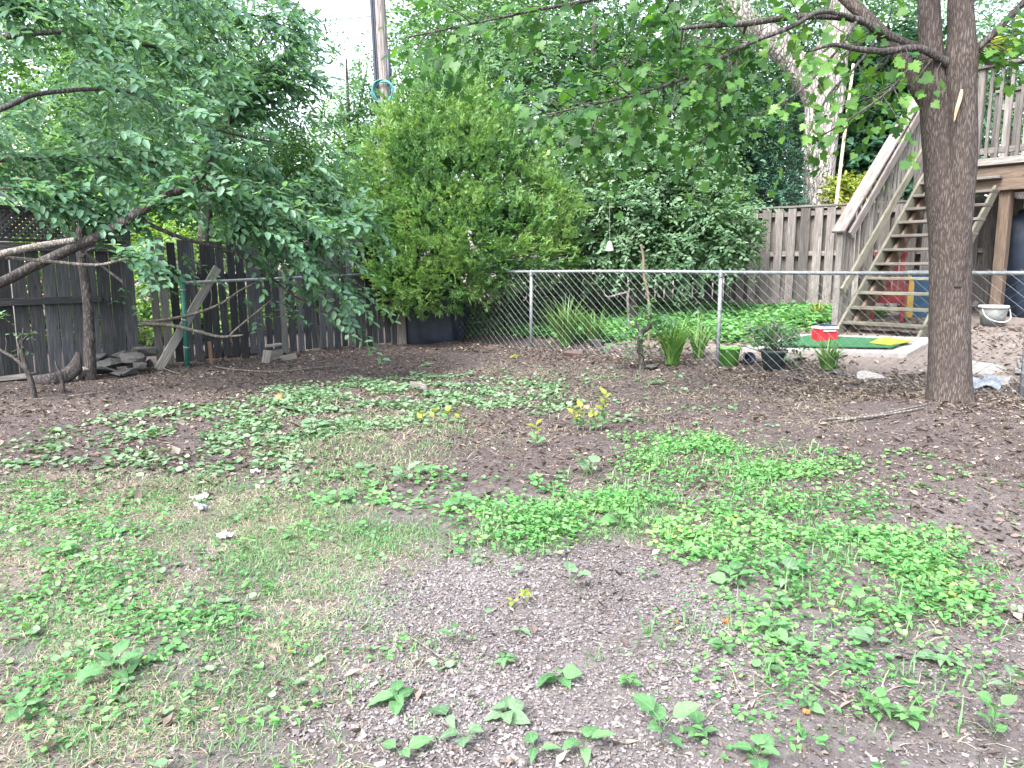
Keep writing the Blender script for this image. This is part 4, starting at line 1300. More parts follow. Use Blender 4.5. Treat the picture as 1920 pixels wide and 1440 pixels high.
# torn strip of bare wood on the right-hand stem
sc_ = [A(1803, 168, 6.165), A(1800, 185, 6.155), A(1794, 205, 6.155), A(1789, 228, 6.165)]
mb = MB(); mb.tube(sc_, [.008, .016, .014, .004], 8, smooth=4)
M['bare_wood'] = plain('bare_torn_wood', (.42, .30, .19), .8, 0, .2, 30, .003)
mb.build('bark_scar', M['bare_wood'], maple, True)
# surface roots
roots = [[gp(1740, 770), gp(1690, 780), gp(1620, 783), gp(1560, 790)], [gp(1735, 745), gp(1700, 735), gp(1655, 745)], [gp(1820, 775), gp(1850, 795), gp(1920, 830), gp(1960, 845)],
         [gp(1770, 815), gp(1800, 835), gp(1830, 850)], [gp(1845, 868), gp(1880, 878), gp(1925, 892), gp(1990, 905)]]
for i, r in enumerate(roots):
    up_ = [.012, .012, .012, .02, .03][i]
    rr = [[.05, .03, .02, .008], [.05, .035, .012], [.05, .03, .025, .02], [.02, .05, .02], [.015, .045, .045, .03]][i]
    organic_tube(([p + Vector((0, 0, -rr[j] * .9 + up_)) for j, p in enumerate(r)], rr), 10, 6, .08, i).build('root', M['bark_maple'], maple, True)

# ------------------------------------------------------------------ leafy tree reaching in from the left
rl = np.random.default_rng(101)
lbase = gxy(-6.9, 6.6)
ltree = empty('leafy_tree', lbase, 'leafy tree with long low branches reaching in over the lattice fence', 'tree')
def limb(pts, parent, mat, name='branch', n=10, seed=0):
    P_, R_ = trunk_line(pts)
    organic_tube((P_, R_), n, 6, .06, seed).build(name, mat, parent, True)
    return catmull(P_, R_, 8)[0]
tr = [lbase + Vector((0, 0, -.1)), lbase + Vector((.05, .05, .8)), lbase + Vector((.2, .2, 1.8)), lbase + Vector((.3, .3, 3.2)), lbase + Vector((.1, .6, 5.2))]
organic_tube((tr, [.20, .16, .14, .11, .05]), 18, 8, .05, 3).build('trunk', M['bark_dark'], ltree, True)
LL = []
LL.append(limb([(-330, 610, 24, 6.9), (-120, 575, 22, 7.0), (0, 530, 21, 7.05), (60, 500, 20, 7.1), (130, 468, 20, 7.15), (190, 440, 19, 7.2), (250, 405, 18, 7.25), (300, 375, 17, 7.3), (345, 352, 15, 7.3), (380, 328, 13, 7.3), (397, 300, 10, 7.3), (399, 296, 5, 7.3)], ltree, M['bark_dark'], seed=1))
limb([(-320, 560, 18, 6.7), (-100, 500, 16, 6.8), (0, 477, 15, 6.85), (70, 462, 14, 6.9), (136, 451, 12, 6.9), (137.5, 450.8, 11.5, 6.9)], ltree, M['bark_twig'], seed=2)
LL.append(limb([(-300, 470, 9, 6.6), (0, 483, 8, 6.9), (90, 490, 7, 7.0), (180, 497, 6, 7.1), (230, 487, 5, 7.1), (270, 488, 3, 7.1)], ltree, M['bark_twig'], seed=3))
LL.append(limb([(250, 405, 9, 7.25), (300, 430, 8, 7.4), (360, 452, 7, 7.6), (430, 470, 6, 7.8), (500, 515, 5, 8.0), (560, 560, 4, 8.1), (650, 605, 2.5, 8.2)], ltree, M['bark_dark'], seed=4))
LL.append(limb([(120, 440, 6, 7.1), (180, 490, 5, 7.3), (225, 525, 5, 7.4), (230, 532, 3, 7.4)], ltree, M['bark_twig'], seed=5))
LL.append(limb([(-300, 330, 14, 6.9), (0, 205, 11, 7.2), (80, 175, 9, 7.4), (230, 170, 7, 7.7), (330, 215, 5, 7.9), (430, 250, 4, 8.2), (540, 270, 3, 8.4)], ltree, M['bark_dark'], seed=6))
LL.append(limb([(-260, 300, 14, 7.2), (0, 300, 10, 7.6), (120, 295, 8, 7.8), (260, 300, 6, 8.2), (420, 330, 4, 8.6), (540, 350, 3, 8.8), (640, 380, 2, 9.0)], ltree, M['bark_dark'], seed=7))
LL.append(limb([(-200, 120, 14, 7.2), (0, 20, 10, 7.0), (30, 5, 9, 7.0), (45, -20, 8, 7.0), (250, -60, 6, 7.3)], ltree, M['bark_dark'], seed=8))
LL.append(limb([(-200, 100, 14, 7.6), (100, 60, 9, 8.0), (250, 80, 7, 8.3), (380, 110, 5, 8.6), (480, 140, 4, 8.8), (570, 160, 2.5, 9.0)], ltree, M['bark_dark'], seed=9))
LL.append(limb([(430, 290, 5, 8.5), (432, 215, 6, 8.5), (445, 195, 6, 8.5), (480, 150, 4, 8.6), (530, 110, 3, 8.7)], ltree, M['bark_dark'], seed=10))
LL.append(limb([(-150, -80, 12, 7.6), (150, -30, 8, 8.2), (350, 0, 6, 8.6), (480, 30, 4, 8.9), (560, 60, 2.5, 9.1)], ltree, M['bark_dark'], seed=11))
LL.append(limb([(380, 350, 5, 7.3), (440, 375, 5, 7.5), (520, 400, 4, 7.8), (600, 420, 3, 8.0), (670, 405, 2, 8.2)], ltree, M['bark_dark'], seed=12))
LL.append(limb([(0, 353, 6, 6.9), (60, 355, 5, 7.0), (130, 360, 4, 7.2), (230, 385, 3, 7.4)], ltree, M['bark_dark'], seed=13))
ss, dd = [], []
for q, Pc in enumerate(LL):
    for j in range(3, len(Pc)):
        d = (Pc[j] - Pc[j - 1]).normalized()
        px_ok = Pc[j].x / Pc[j].y
        for _ in range({0: 1, 2: 0, 3: 0}.get(q, 3)):
            if q == 0 and j < 50: continue
            if q in (4, 12) or (q == 1 and rl.random() < .5) or (q == 2 and j > 22 and rl.random() < .55): continue
            if q == 1 and j < 28 and rl.random() < .8: continue
            v = Vector(rl.normal(0, 1, 3)); v.z *= .45; v = (v - d * v.dot(d)).normalized()
            ss.append(list(Pc[j] + Vector(rl.normal(0, .05, 3)))); dd.append(list(d * .7 + v * .75 + Vector((0, 0, -.22))))
ss, dd = np.array(ss), np.array(dd)
# filling sprays between the limbs
fb_, fd_ = [], []
for _ in range(1250):
    px, py = rl.uniform(-120, 650), rl.uniform(-160, 500)
    if py > 440 and (not 290 < px < 430 or rl.random() < .5): continue
    lim = 640 - .00028 * (py - 330) ** 2 * 4 if py < 330 else 640
    if py < 260 and px > 560 - .35 * abs(py - 60): continue
    if py > 395 and px < 300: continue
    if (px - 65) ** 2 / 80 ** 2 + (py - 290) ** 2 / 80 ** 2 < 1 and rl.random() < .7: continue
    if vnoise(px, py, 80, 4) < .43: continue
    if px < 330 and py > 350: continue
    if py > 400 and not 300 < px < 520 and rl.random() < .7: continue
    D = rl.uniform(7.0, 9.6)
    fb_.append(list(A(px, py, D))); fd_.append([rl.normal(.7, .5), rl.normal(.2, .5), rl.normal(-.35, .3)])
for _ in range(75):
    t = rl.random() ** .7
    px = 380 + 260 * t + rl.normal(0, 35); py = 400 + 190 * t * t + rl.normal(-10, 40) * (1 - .4 * t)
    fb_.append(list(A(px, py, 7.6 + .5 * t + rl.normal(0, .15)))); fd_.append([rl.normal(.8, .3), rl.normal(.2, .4), rl.normal(-.5, .25)])
st2 = np.concatenate([ss, np.array(fb_)]); dr2 = np.concatenate([dd, np.array(fd_)])
C_, Ax_, N_ = sprays(rl, st2, dr2, rl.uniform(.25, .5, len(st2)), 11, .28, .9, .75)
N_ = nrm(N_) + np.array((.25, -.5, .1))
tone = np.repeat(rl.normal(0, .18, len(st2)), 11)
sz = rl.uniform(.065, .12, len(C_))
link('crown', leaf_mesh('crown', T_OVAL, C_, Ax_, N_, sz, sz * .52, .5 + tone + rl.normal(0, .16, len(C_))), M['leaf_left'], ltree, None, 'stuff')
twm = MB()
for p, d in zip(st2[::2], nrm(dr2)[::2]):
    a = Vector(p); L_ = .42
    twm.tube([a, a + Vector(d) * L_ * .5 + Vector((0, 0, -.02)), a + Vector(d) * L_ + Vector((0, 0, -.10))], [.004, .003, .0015], 3, False)
twm.build('twigs', M['bark_dark'], ltree, True, 'stuff')

# ------------------------------------------------------------------ small dark tree standing against the lattice fence
sb = gp(168, 712)
stree = empty('slender_tree', sb, 'slender dark trunk standing close against the grey board fence', 'tree')
organic_tube(([sb + Vector((0, 0, -.05)), A(168, 660, sb.y), A(166, 590, sb.y + .02), A(160, 530, sb.y + .05), A(152, 480, sb.y + .05), A(150, 440, sb.y + .1), A(165, 380, sb.y + .2), A(190, 300, sb.y + .3)], [.075, .062, .055, .052, .05, .045, .035, .02]), 14, 6, .06, 5).build('trunk', M['bark_dark'], stree, True)
organic_tube(([A(154, 485, sb.y + .05), A(165, 470, sb.y - .05), A(185, 465, sb.y - .1), A(205, 468, sb.y - .15)], [.02, .016, .012, .006]), 8, 5, .05, 6).build('branch', M['bark_dark'], stree, True)
crown('crown', stree, rl, [(*A(190, 290, sb.y + .3), .75, .6, .55), (*A(90, 300, sb.y + .5), .6, .5, .3)], 170, 8, .09, .045, M['leaf_left'], T_OVAL, .4, .3, .2)

# bare shrub with arching branches in front of the fence gap
hb = gp(243, 690)
hs_ = empty('bare_shrub', hb, 'leafless dark stem with long arching bare branches before the fence gap', 'shrub')
D0 = hb.y
for q, pts in enumerate([[(243, 700, 13, D0), (236, 650, 11, D0), (240, 610, 11, D0), (232, 580, 10, D0), (228, 550, 9, D0), (224, 532, 7, D0)],
                         [(238, 612, 9, D0), (270, 608, 9, D0 - .1), (320, 610, 8, D0 - .2), (365, 620, 7, D0 - .3), (410, 631, 6, D0 - .4), (440, 630, 5, D0 - .45), (456, 628, 3, D0 - .5)],
                         [(250, 606, 7, D0), (290, 602, 7, D0 - .1), (340, 594, 6, D0 - .15), (385, 582, 6, D0 - .2), (420, 566, 5, D0 - .25), (450, 545, 4, D0 - .3), (480, 530, 2.5, D0 - .3)],
                         [(226, 540, 6, D0), (250, 530, 5, D0 - .1), (280, 517, 5, D0 - .15), (298, 509, 3, D0 - .2)],
                         [(236, 585, 6, D0), (240, 570, 5, D0), (238, 545, 4, D0)],
                         [(235, 610, 5, D0), (222, 640, 4, D0 - .1), (210, 655, 2, D0 - .1)],
                         [(430, 631, 4, D0 - .45), (445, 615, 4, D0 - .45), (500, 570, 3, D0 - .45), (510, 562, 2, D0 - .45)],
                         [(393, 580, 3, D0 - .2), (397, 560, 2.5, D0 - .2), (394, 530, 2, D0 - .2)]]):
    limb(pts, hs_, M['bark_dark'] if q in (0, 4) else M['bark_twig'], 'trunk' if q == 0 else 'branch', 8, q)
st3 = np.array([list(A(x + rl.normal(0, 12), y + rl.normal(0, 10), D0 - .3)) for x, y in [(510, 565), (480, 590), (490, 600), (250, 575), (265, 585), (255, 560)] for _ in range(2)])
C_, Ax_, N_ = sprays(rl, st3, rl.normal(0, .6, st3.shape) + (.3, -.3, -.1), .25, 5, .3)
link('crown', leaf_mesh('crown', T_OVAL, C_, Ax_, N_, rl.uniform(.06, .11, len(C_)), .05, rl.normal(.5, .2, len(C_))), M['leaf_left'], hs_, None, 'stuff')

# dead sapling and stick stump near the left edge
db = gp(65, 746)
ds = empty('dead_sapling', db, 'small dead sapling with crooked dark stems at the left edge', 'sapling')
D1 = db.y
for q, pts in enumerate([[(66, 752, 12, D1), (58, 715, 11, D1), (48, 690, 10, D1), (42, 665, 9, D1), (36, 648, 7, D1), (46, 635, 5, D1), (58, 625, 3, D1)],
                         [(48, 692, 8, D1), (28, 672, 7, D1 + .1), (10, 662, 6, D1 + .15), (-30, 640, 5, D1 + .2)],
                         [(42, 662, 6, D1), (42, 635, 5, D1), (44, 615, 3, D1)], [(12, 664, 4, D1 + .15), (12, 640, 3, D1 + .15), (10, 632, 2, D1 + .15)]]):
    limb(pts, ds, M['bark_dark'], 'trunk' if q == 0 else 'branch', 8, q + 3)
st3 = np.array([list(A(x + rl.normal(0, 6), y + rl.normal(0, 6), D1)) for x, y in [(56, 628), (44, 617), (10, 590), (2, 585), (38, 645)] for _ in range(2)])
C_, Ax_, N_ = sprays(rl, st3, rl.normal(0, .6, st3.shape), .12, 4, .3)
link('crown', leaf_mesh('crown', T_OVAL, C_, Ax_, N_, rl.uniform(.03, .06, len(C_)), .03, rl.normal(.5, .2, len(C_))), M['leaf_cover_teal'], ds, None, 'stuff')
o_ = gp(119, 738)
mb = organic_tube(([o_ + Vector((0, 0, -.04)), A(116, 712, o_.y), A(108, 690, o_.y + .02), A(103, 675, o_.y + .02)], [.024, .022, .016, .006]), 8, 5, .06, 2)
tag(mb.build('snapped_stem', M['bark_dark'], None, True), 'snapped dark stem sticking up from the soil beside the old log', 'stick')

# ------------------------------------------------------------------ cedar
rc = np.random.default_rng(55)
cx0 = A(850, 600, 12.9); cb0 = gxy(cx0.x, cx0.y)
cedar = empty('cedar_tree', cb0, 'broad bushy bright green cedar overhanging the corner of the fences', 'tree')
organic_tube(([cb0 + Vector((0, 0, -.1)), cb0 + Vector((0, .05, 1.0)), cb0 + Vector((-.1, .05, 2.4)), cb0 + Vector((-.15, 0, 3.8))], [.16, .13, .09, .03]), 14, 6, .06, 8).build('trunk', M['bark_dark'], cedar, True)
cbl = []
for px, py, rx, rz_, D in [(815, 240, 95, 85, 12.9), (765, 300, 85, 85, 12.7), (740, 380, 85, 85, 12.6), (735, 470, 78, 80, 12.5), (850, 330, 110, 100, 12.6), (930, 330, 100, 90, 12.8), (985, 390, 90, 80, 12.8),
                        (1010, 450, 72, 70, 12.7), (840, 430, 110, 90, 12.3), (930, 450, 100, 80, 12.4), (800, 520, 95, 60, 12.3), (880, 500, 80, 55, 12.2), (870, 220, 70, 60, 13.1), (700, 440, 50, 60, 12.6), (760, 545, 60, 40, 12.3), (1040, 470, 45, 45, 12.7), (920, 260, 70, 60, 13.1)]:
    c0 = A(px, py, D); k = D / FPX
    cbl.append((*c0, rx * k, .75 * rx * k, rz_ * k))
st, di = blob_points(rc, cbl, 11000, .78)
_kp = (vnoise(st[:, 0] + st[:, 1] * .6, st[:, 2], .30, 6) + .35 * vnoise(st[:, 0] - st[:, 1], st[:, 2], .11, 8)) > .31
st, di = st[_kp], di[_kp]
di = di + rc.normal(0, .35, di.shape); di[:, 2] += .55
di = nrm(di)
nf = 20
# each spray is a flat fan of scale-leaf shoots standing outwards
a = np.linspace(-1.05, 1.05, nf)
side = nrm(np.cross(di, np.array((0, 0, 1.)) + rc.normal(0, .7, di.shape)))
sl_ = rc.uniform(.14, .30, len(st))
base_t = rc.uniform(0, .75, (len(st), nf))
Cc = st[:, None, :] + di[:, None, :] * (base_t * sl_[:, None])[:, :, None]
Axc = di[:, None, :] * np.cos(a)[None, :, None] + side[:, None, :] * np.sin(a)[None, :, None] + rc.normal(0, .12, (len(st), nf, 3))
Nc = np.cross(di, side)[:, None, :] + di[:, None, :] * .3 + np.array((0, -.5, .2)) + rc.normal(0, .3, (len(st), nf, 3))
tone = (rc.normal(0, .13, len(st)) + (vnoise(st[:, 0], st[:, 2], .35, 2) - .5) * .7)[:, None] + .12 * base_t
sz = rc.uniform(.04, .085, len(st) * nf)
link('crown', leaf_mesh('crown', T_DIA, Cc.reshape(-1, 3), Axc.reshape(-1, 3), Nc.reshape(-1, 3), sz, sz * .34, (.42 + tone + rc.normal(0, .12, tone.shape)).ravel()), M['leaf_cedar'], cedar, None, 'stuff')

# ------------------------------------------------------------------ shrubs and trees beyond the fences
def bg_tree(name, label, blobs_px, D, base_px, mat, n, k, L, W, seed, T=T_DIA, trunk_r=.12, bark_m='bark_dark', slen=.5, inner=.45, gap=.33, dep=.7, cl=.9, cat='tree', z_top=None, group=None):
    r = np.random.default_rng(seed)
    bl = []
    for px, py, rx, rz_, *dd in blobs_px:
        d = D + (dd[0] if dd else 0)
        c0 = A(px, py, d); kk = d / FPX
        bl.append((*c0, rx * kk, dep * min(rx, rz_) * kk * 1.1, rz_ * kk))
    x = float(A(base_px, 500, D).x)
    b = gxy(x, D)
    t = empty(name, b, label, cat, group)
    top = max(q[2] for q in bl)
    cen = np.array([q[:3] for q in bl]).mean(0)
    organic_tube(([b + Vector((0, 0, -.1)), b + Vector((.02, 0, top * .3)), Vector((x * .6 + cen[0] * .4, D, top * .6)), Vector((x * .4 + cen[0] * .6, D, top))], [trunk_r, trunk_r * .8, trunk_r * .6, trunk_r * .2]), 12, 6, .06, seed).build('trunk', M[bark_m], t, True)
    for i, q in enumerate(bl[:6]):
        a_ = Vector((x * .6 + cen[0] * .4, D, max(b.z + .2, min(q[2] - q[5] * .6, top * .6))))
        e_ = Vector(q[:3])
        organic_tube(([a_, a_.lerp(e_, .5) + Vector((0, 0, .15)), e_], [trunk_r * .45, trunk_r * .3, trunk_r * .1]), 7, 5, .05, i).build('branch', M[bark_m], t, True)
    crown('crown', t, r, bl, n, k, L, W, mat, T, slen, .25, inner, None, .8, .05, gap, cl)
    return t


bg_tree('privet_shrub', 'tall leafy shrub with small pale leaves behind the chain-link fence', [(1180, 400, 100, 90), (1250, 330, 110, 90, .3), (1330, 420, 75, 75, -.3), (1150, 300, 90, 90, .5), (1290, 450, 70, 60, -.4), (1210, 470, 90, 40, -.3), (1370, 460, 40, 35, -.5), (1120, 450, 60, 60, .2), (1310, 350, 60, 60, .2)], 13.2, 1190, M['leaf_shrub'], 4200, 9, .092, .044, 201, T_OVAL, .08, slen=.42, inner=.55, gap=.30, cat='shrub')
bg_tree('overhanging_tree', 'mid-green tree filling the space above the cedar and shrub', [(1000, 170, 150, 120), (1180, 190, 150, 120, .5), (1080, 60, 160, 110, 1), (900, 80, 130, 110, 1.2), (1260, 90, 130, 120, 1), (1330, 220, 90, 90, .5)], 15.0, 1080, M['leaf_mid'], 3800, 9, .11, .055, 202, T_OVAL, .14, slen=.6, inner=.4, gap=.30)
bg_tree('dark_yew', 'dark blue-green yew rising behind the tall board fence', [(1400, 330, 110, 90), (1405, 250, 80, 90, .3), (1370, 250, 90, 90, .2), (1400, 390, 110, 60, -.2), (1340, 330, 70, 80), (1455, 350, 45, 70, -.2)], 16.2, 1410, M['leaf_yew'], 3600, 12, .085, .022, 203, T_DIA, .12, slen=.35, inner=.6, gap=.25)
bg_tree('dark_leafy_tree', 'dark large-leaved tree between the pale trunk and the stairs', [(1660, 300, 90, 110), (1690, 180, 90, 100, .5), (1640, 200, 70, 90, 1.0), (1760, 260, 70, 100, .5), (1650, 360, 60, 60)], 18.0, 1680, M['leaf_dark'], 1900, 8, .17, .10, 204, T_OVAL, .14, slen=.7, inner=.45, gap=.3)
bg_tree('pale_conifer', 'pale feathery green tree at the top right above the deck', [(1870, 60, 120, 120), (1760, 40, 120, 100, 1), (1960, 120, 100, 120), (1830, 160, 100, 80)], 23.0, 1900, M['leaf_pale'], 2400, 10, .16, .045, 205, T_DIA, .18, slen=.8, inner=.4, gap=.3)
bg_tree('tall_back_tree', 'bright green tall tree behind the pale forked trunk', [(1480, 90, 170, 130), (1600, 60, 150, 120, .5), (1360, 120, 120, 120, .5), (1540, 210, 120, 110, .5)], 21.5, 1480, M['leaf_mid'], 2700, 9, .15, .075, 206, T_DIA, .2, slen=.8, inner=.4, gap=.3)
bg_tree('yellow_shrub', 'small yellow-green bush glowing behind the fence beside the handrail', [(1600, 365, 45, 28), (1580, 350, 25, 20)], 16.0, 1600, M['yellow_leaf'], 260, 8, .09, .05, 207, T_OVAL, .04, slen=.3, inner=.3, gap=.2, cat='shrub')
bg_tree('ash_tree', 'tall thin-leaved tree with drooping sprays beside the patch of sky', [(420, 120, 120, 110), (330, 60, 130, 110, .5), (500, 60, 80, 70), (470, 190, 80, 70, -.3), (555, 80, 45, 40), (560, 200, 45, 50, .3), (250, 150, 120, 110, .6)], 13.5, 380, M['leaf_mid'], 1500, 11, .12, .034, 208, T_OVAL, .13, slen=.7, inner=.3, gap=.33)
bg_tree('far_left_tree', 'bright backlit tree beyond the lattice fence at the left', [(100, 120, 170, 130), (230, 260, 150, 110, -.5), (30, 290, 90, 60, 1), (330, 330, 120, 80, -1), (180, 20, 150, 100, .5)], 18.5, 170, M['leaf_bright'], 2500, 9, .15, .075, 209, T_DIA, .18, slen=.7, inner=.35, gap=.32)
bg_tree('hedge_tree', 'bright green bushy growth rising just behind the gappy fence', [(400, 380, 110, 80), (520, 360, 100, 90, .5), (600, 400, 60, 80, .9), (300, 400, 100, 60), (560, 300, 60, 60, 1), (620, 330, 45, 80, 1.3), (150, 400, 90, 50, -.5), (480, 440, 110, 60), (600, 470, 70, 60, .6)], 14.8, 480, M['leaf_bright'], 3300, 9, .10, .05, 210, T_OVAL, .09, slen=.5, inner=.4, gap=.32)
bg_tree('pale_back_tree', 'pale sunlit tree between the patch of sky and the pole', [(665, 190, 38, 70), (672, 260, 45, 80), (660, 350, 55, 90), (690, 120, 28, 50, .5), (650, 420, 60, 60), (622, 240, 34, 60), (600, 310, 60, 60), (640, 130, 20, 50)], 19.5, 668, M['leaf_pale'], 1500, 9, .12, .055, 211, T_DIA, .1, slen=.45, inner=.35, gap=.34)
bg_tree('tree_behind_pole', 'light green tree rising behind the utility pole', [(800, 120, 80, 110), (850, 30, 110, 100, .5), (780, 220, 60, 60), (905, 160, 80, 90, -.5)], 20.5, 815, M['leaf_bright'], 1800, 9, .14, .065, 212, T_DIA, .14, slen=.6, inner=.4, gap=.33)
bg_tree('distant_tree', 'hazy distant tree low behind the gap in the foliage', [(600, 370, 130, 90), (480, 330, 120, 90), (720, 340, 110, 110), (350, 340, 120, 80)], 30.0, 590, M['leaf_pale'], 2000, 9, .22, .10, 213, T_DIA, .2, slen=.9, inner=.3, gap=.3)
bg_tree('distant_dark_tree', 'distant green tree behind the yew and shrub', [(1250, 250, 260, 200), (1000, 260, 220, 180), (1500, 300, 200, 180), (1750, 300, 200, 190), (1950, 250, 180, 200)], 27.0, 1250, M['leaf_dark'], 3600, 9, .24, .12, 214, T_DIA, .25, slen=1.0, inner=.3, gap=.2)
bg_tree('fence_undergrowth_bush', 'low dark bush growing in the corner behind the chain-link mesh', [(900, 560, 85, 50), (1000, 555, 80, 45, .2), (870, 600, 45, 30, -.3), (1080, 550, 70, 35, .4), (950, 590, 60, 25, -.2), (1150, 545, 60, 30, .8)], 13.9, 950, M['leaf_shrub'], 1500, 8, .07, .04, 215, T_OVAL, .04, slen=.3, inner=.3, gap=.3, cat='shrub')

bg_tree('sun_painted_bush', 'added bush with sunlight painted in behind the slits of the lattice fence', [(60, 560, 90, 60), (160, 520, 80, 70, .5), (20, 480, 70, 60, .8), (200, 600, 70, 40), (60, 420, 90, 45, 1.2), (190, 415, 90, 45, 1.2)], 12.4, 100, M['leaf_sun_paint'], 1300, 8, .08, .045, 216, T_OVAL, .04, slen=.35, inner=.3, gap=.2, cat='shrub')  # bushes added to brighten the fence slits, sunlight in their leaf colour
bg_tree('sun_painted_bush', 'bush with sunlight painted in seen through the broken gap in the fence', [(290, 560, 70, 70), (350, 600, 60, 40), (310, 480, 60, 60, .4)], 12.8, 300, M['leaf_sun_paint'], 700, 8, .08, .045, 217, T_OVAL, .04, slen=.35, inner=.3, gap=.2, cat='shrub')
bg_tree('sun_painted_bush', 'added bush with sunlight painted in behind the narrow dark boards', [(450, 560, 80, 60), (540, 540, 80, 60, .5), (620, 560, 70, 50, .9), (690, 550, 50, 50, 1.2)], 14.8, 540, M['leaf_sun_paint'], 1200, 8, .08, .045, 218, T_OVAL, .04, slen=.35, inner=.3, gap=.2, cat='shrub')
# pale old forked trunk behind the tall fence
ob = gxy(float(A(1535, 500, 17.4).x), 17.4)
old = empty('old_tree', ob, 'huge pale furrowed trunk forking high behind the board fence', 'tree')
def pl(pts): return trunk_line(pts, 17.4)
organic_tube(pl([(1537, 620, 75), (1536, 480, 64), (1535, 400, 59), (1535, 330, 57), (1540, 250, 62), (1546, 190, 72), (1552, 140, 72), (1562, 90, 62), (1575, 40, 55), (1590, -40, 50), (1600, -200, 40)]), 26, 8, .06, 4).build('trunk', M['bark_big'], old, True)
organic_tube(pl([(1545, 215, 58), (1522, 165, 52), (1490, 120, 50), (1455, 80, 50), (1415, 50, 48), (1370, 5, 46), (1330, -60, 40), (1280, -180, 30)]), 22, 8, .06, 6).build('limb', M['bark_big'], old, True)
crown('crown', old, np.random.default_rng(31), [(*A(1450, -190, 17.4), 4.2, 3.0, 2.0), (*A(1650, -230, 17.6), 3.5, 3, 2.2)], 900, 9, .16, .08, M['leaf_mid'], T_DIA, .9, .25, .4)

# thin leaning pole behind the fence
a_, b_ = A(1566, 400, 15.2), A(1600, 120, 15.6)
a2 = gxy(a_.x - .05, 15.15)
mb = MB(); mb.tube([a2, a_, b_], [.035, .034, .026], 10, smooth=3)
M['bamboo'] = plain('pale_wood_pole', (.42, .35, .25), .7, 0, .2, 10)
tag(mb.build('leaning_pole', M['bamboo'], None, True), 'thin pale wooden pole leaning beside the huge pale trunk', 'pole')

# ------------------------------------------------------------------ utility pole
ub_ = gxy(float(A(722, 500, 17.0).x), 17.0)
up_ = empty('utility_pole', ub_, 'grey wooden utility pole with dark conduits rising above the cedar', 'utility pole')
tp = A(706, -60, 17.0)
ax_ = [ub_ + Vector((0, 0, -.2)), A(722, 225, 17.0), A(714, 100, 17.0), A(706, -60, 17.0), A(698, -250, 17.0)]
mb = MB(); mb.tube(ax_, [.18, .165, .16, .155, .15], 20, smooth=5); mb.build('pole', M['pole'], up_, True)
M['conduit'] = plain('dark_conduit', (.025, .028, .05), .5, 0, .2, 8)
for off, y0, y1, r_w in ((-13, 400, -250, .035), (-9, 400, -100, .025), (12, 400, 95, .05)):
    pts = []
    for t_ in np.linspace(0, 1, 7):
        py = y0 + (y1 - y0) * t_
        pxx = 722 + (py - 225) * (722 - 706) / (225 + 60) + off
        pts.append(A(pxx, py, 16.86))
    mb = MB(); mb.tube(pts, r_w, 10); mb.build('conduit', M['conduit'], up_, True)
cl_ = A(718, 172, 16.78)
coil = empty('cable_coil', cl_ - Vector((0, 0, .2)), 'coil of teal cable hanging on the utility pole', 'cable')
M['teal_cable'] = plain('teal_cable', (.06, .22, .23), .5, 0, .2, 8)
for q in range(5):
    rr = .19 + .012 * q
    pts = [cl_ + Vector((rr * math.cos(t), -.02 * q * .3 + .02 * math.sin(3 * t + q), rr * 1.02 * math.sin(t))) for t in np.linspace(0, 6.283, 30)]
    mb = MB(); mb.tube(pts, .011, 6, False); mb.build('loop', M['teal_cable'], coil, True)
mb = MB(); mb.tube([A(638, 105, 16.5), A(640, 200, 16.2), A(646, 260, 16.0), A(655, 320, 15.8), A(668, 360, 15.6), A(690, 420, 15.4)], .008, 6, smooth=5)
tag(mb.build('guy_wire', M['conduit'], None, True), 'thin dark cable hanging down before the patch of sky', 'cable')
mb = MB(); mb.tube([A(-200, 55, 15), A(250, 66, 16), A(500, 50, 16.6), A(700, 30, 17)], .008, 6, smooth=6)
tag(mb.build('overhead_cable', M['conduit'], None, True), 'thin overhead cable running left from the utility pole', 'cable')

# ------------------------------------------------------------------ house glimpsed behind the leaves on the left
M['house_brick'] = plain('pink_red_brickwork', (.42, .17, .14), .9, 0, .25, 16, .01)
M['white_trim'] = plain('white_paint', (.78, .78, .78), .5, 0, .05, 5)
M['shingle'] = plain('grey_shingle', (.20, .19, .19), .9, 0, .25, 14, .01)
M['glass'] = plain('window_glass', (.05, .07, .09), .1, 0, .2, 2)
hc = A(40, 500, 26.0); hz = float(gz(hc.x, hc.y))
house = empty('brick_house', (hc.x, hc.y, hz), 'pinkish brick house with white trim glimpsed through the leaves', 'house')
W0 = Vector((hc.x, hc.y, hz))
mb = MB(); mb.box(W0 + Vector((-1.4, 3, 2.6)), (4.4, 6, 5.2)); mb.build('wall', M['house_brick'], house)
mb = MB(); x0, x1 = W0.x - 3.9, W0.x + 1.1
yv = W0.y
mb.v = [(x0, yv - .4, hz + 5.15), (x1, yv - .4, hz + 5.15), (x1, yv + 6.4, hz + 5.15), (x0, yv + 6.4, hz + 5.15), (x0, yv + 3, hz + 7.4), (x1, yv + 3, hz + 7.4)]
mb.f = [(0, 1, 5, 4), (2, 3, 4, 5), (0, 4, 3), (1, 2, 5), (0, 3, 2, 1)]
mb.build('roof', M['shingle'], house)
beam('fascia', (x0, yv - .42, hz + 5.12), (x1, yv - .42, hz + 5.12), .22, .04, M['white_trim'], house, (0, 0, 1))
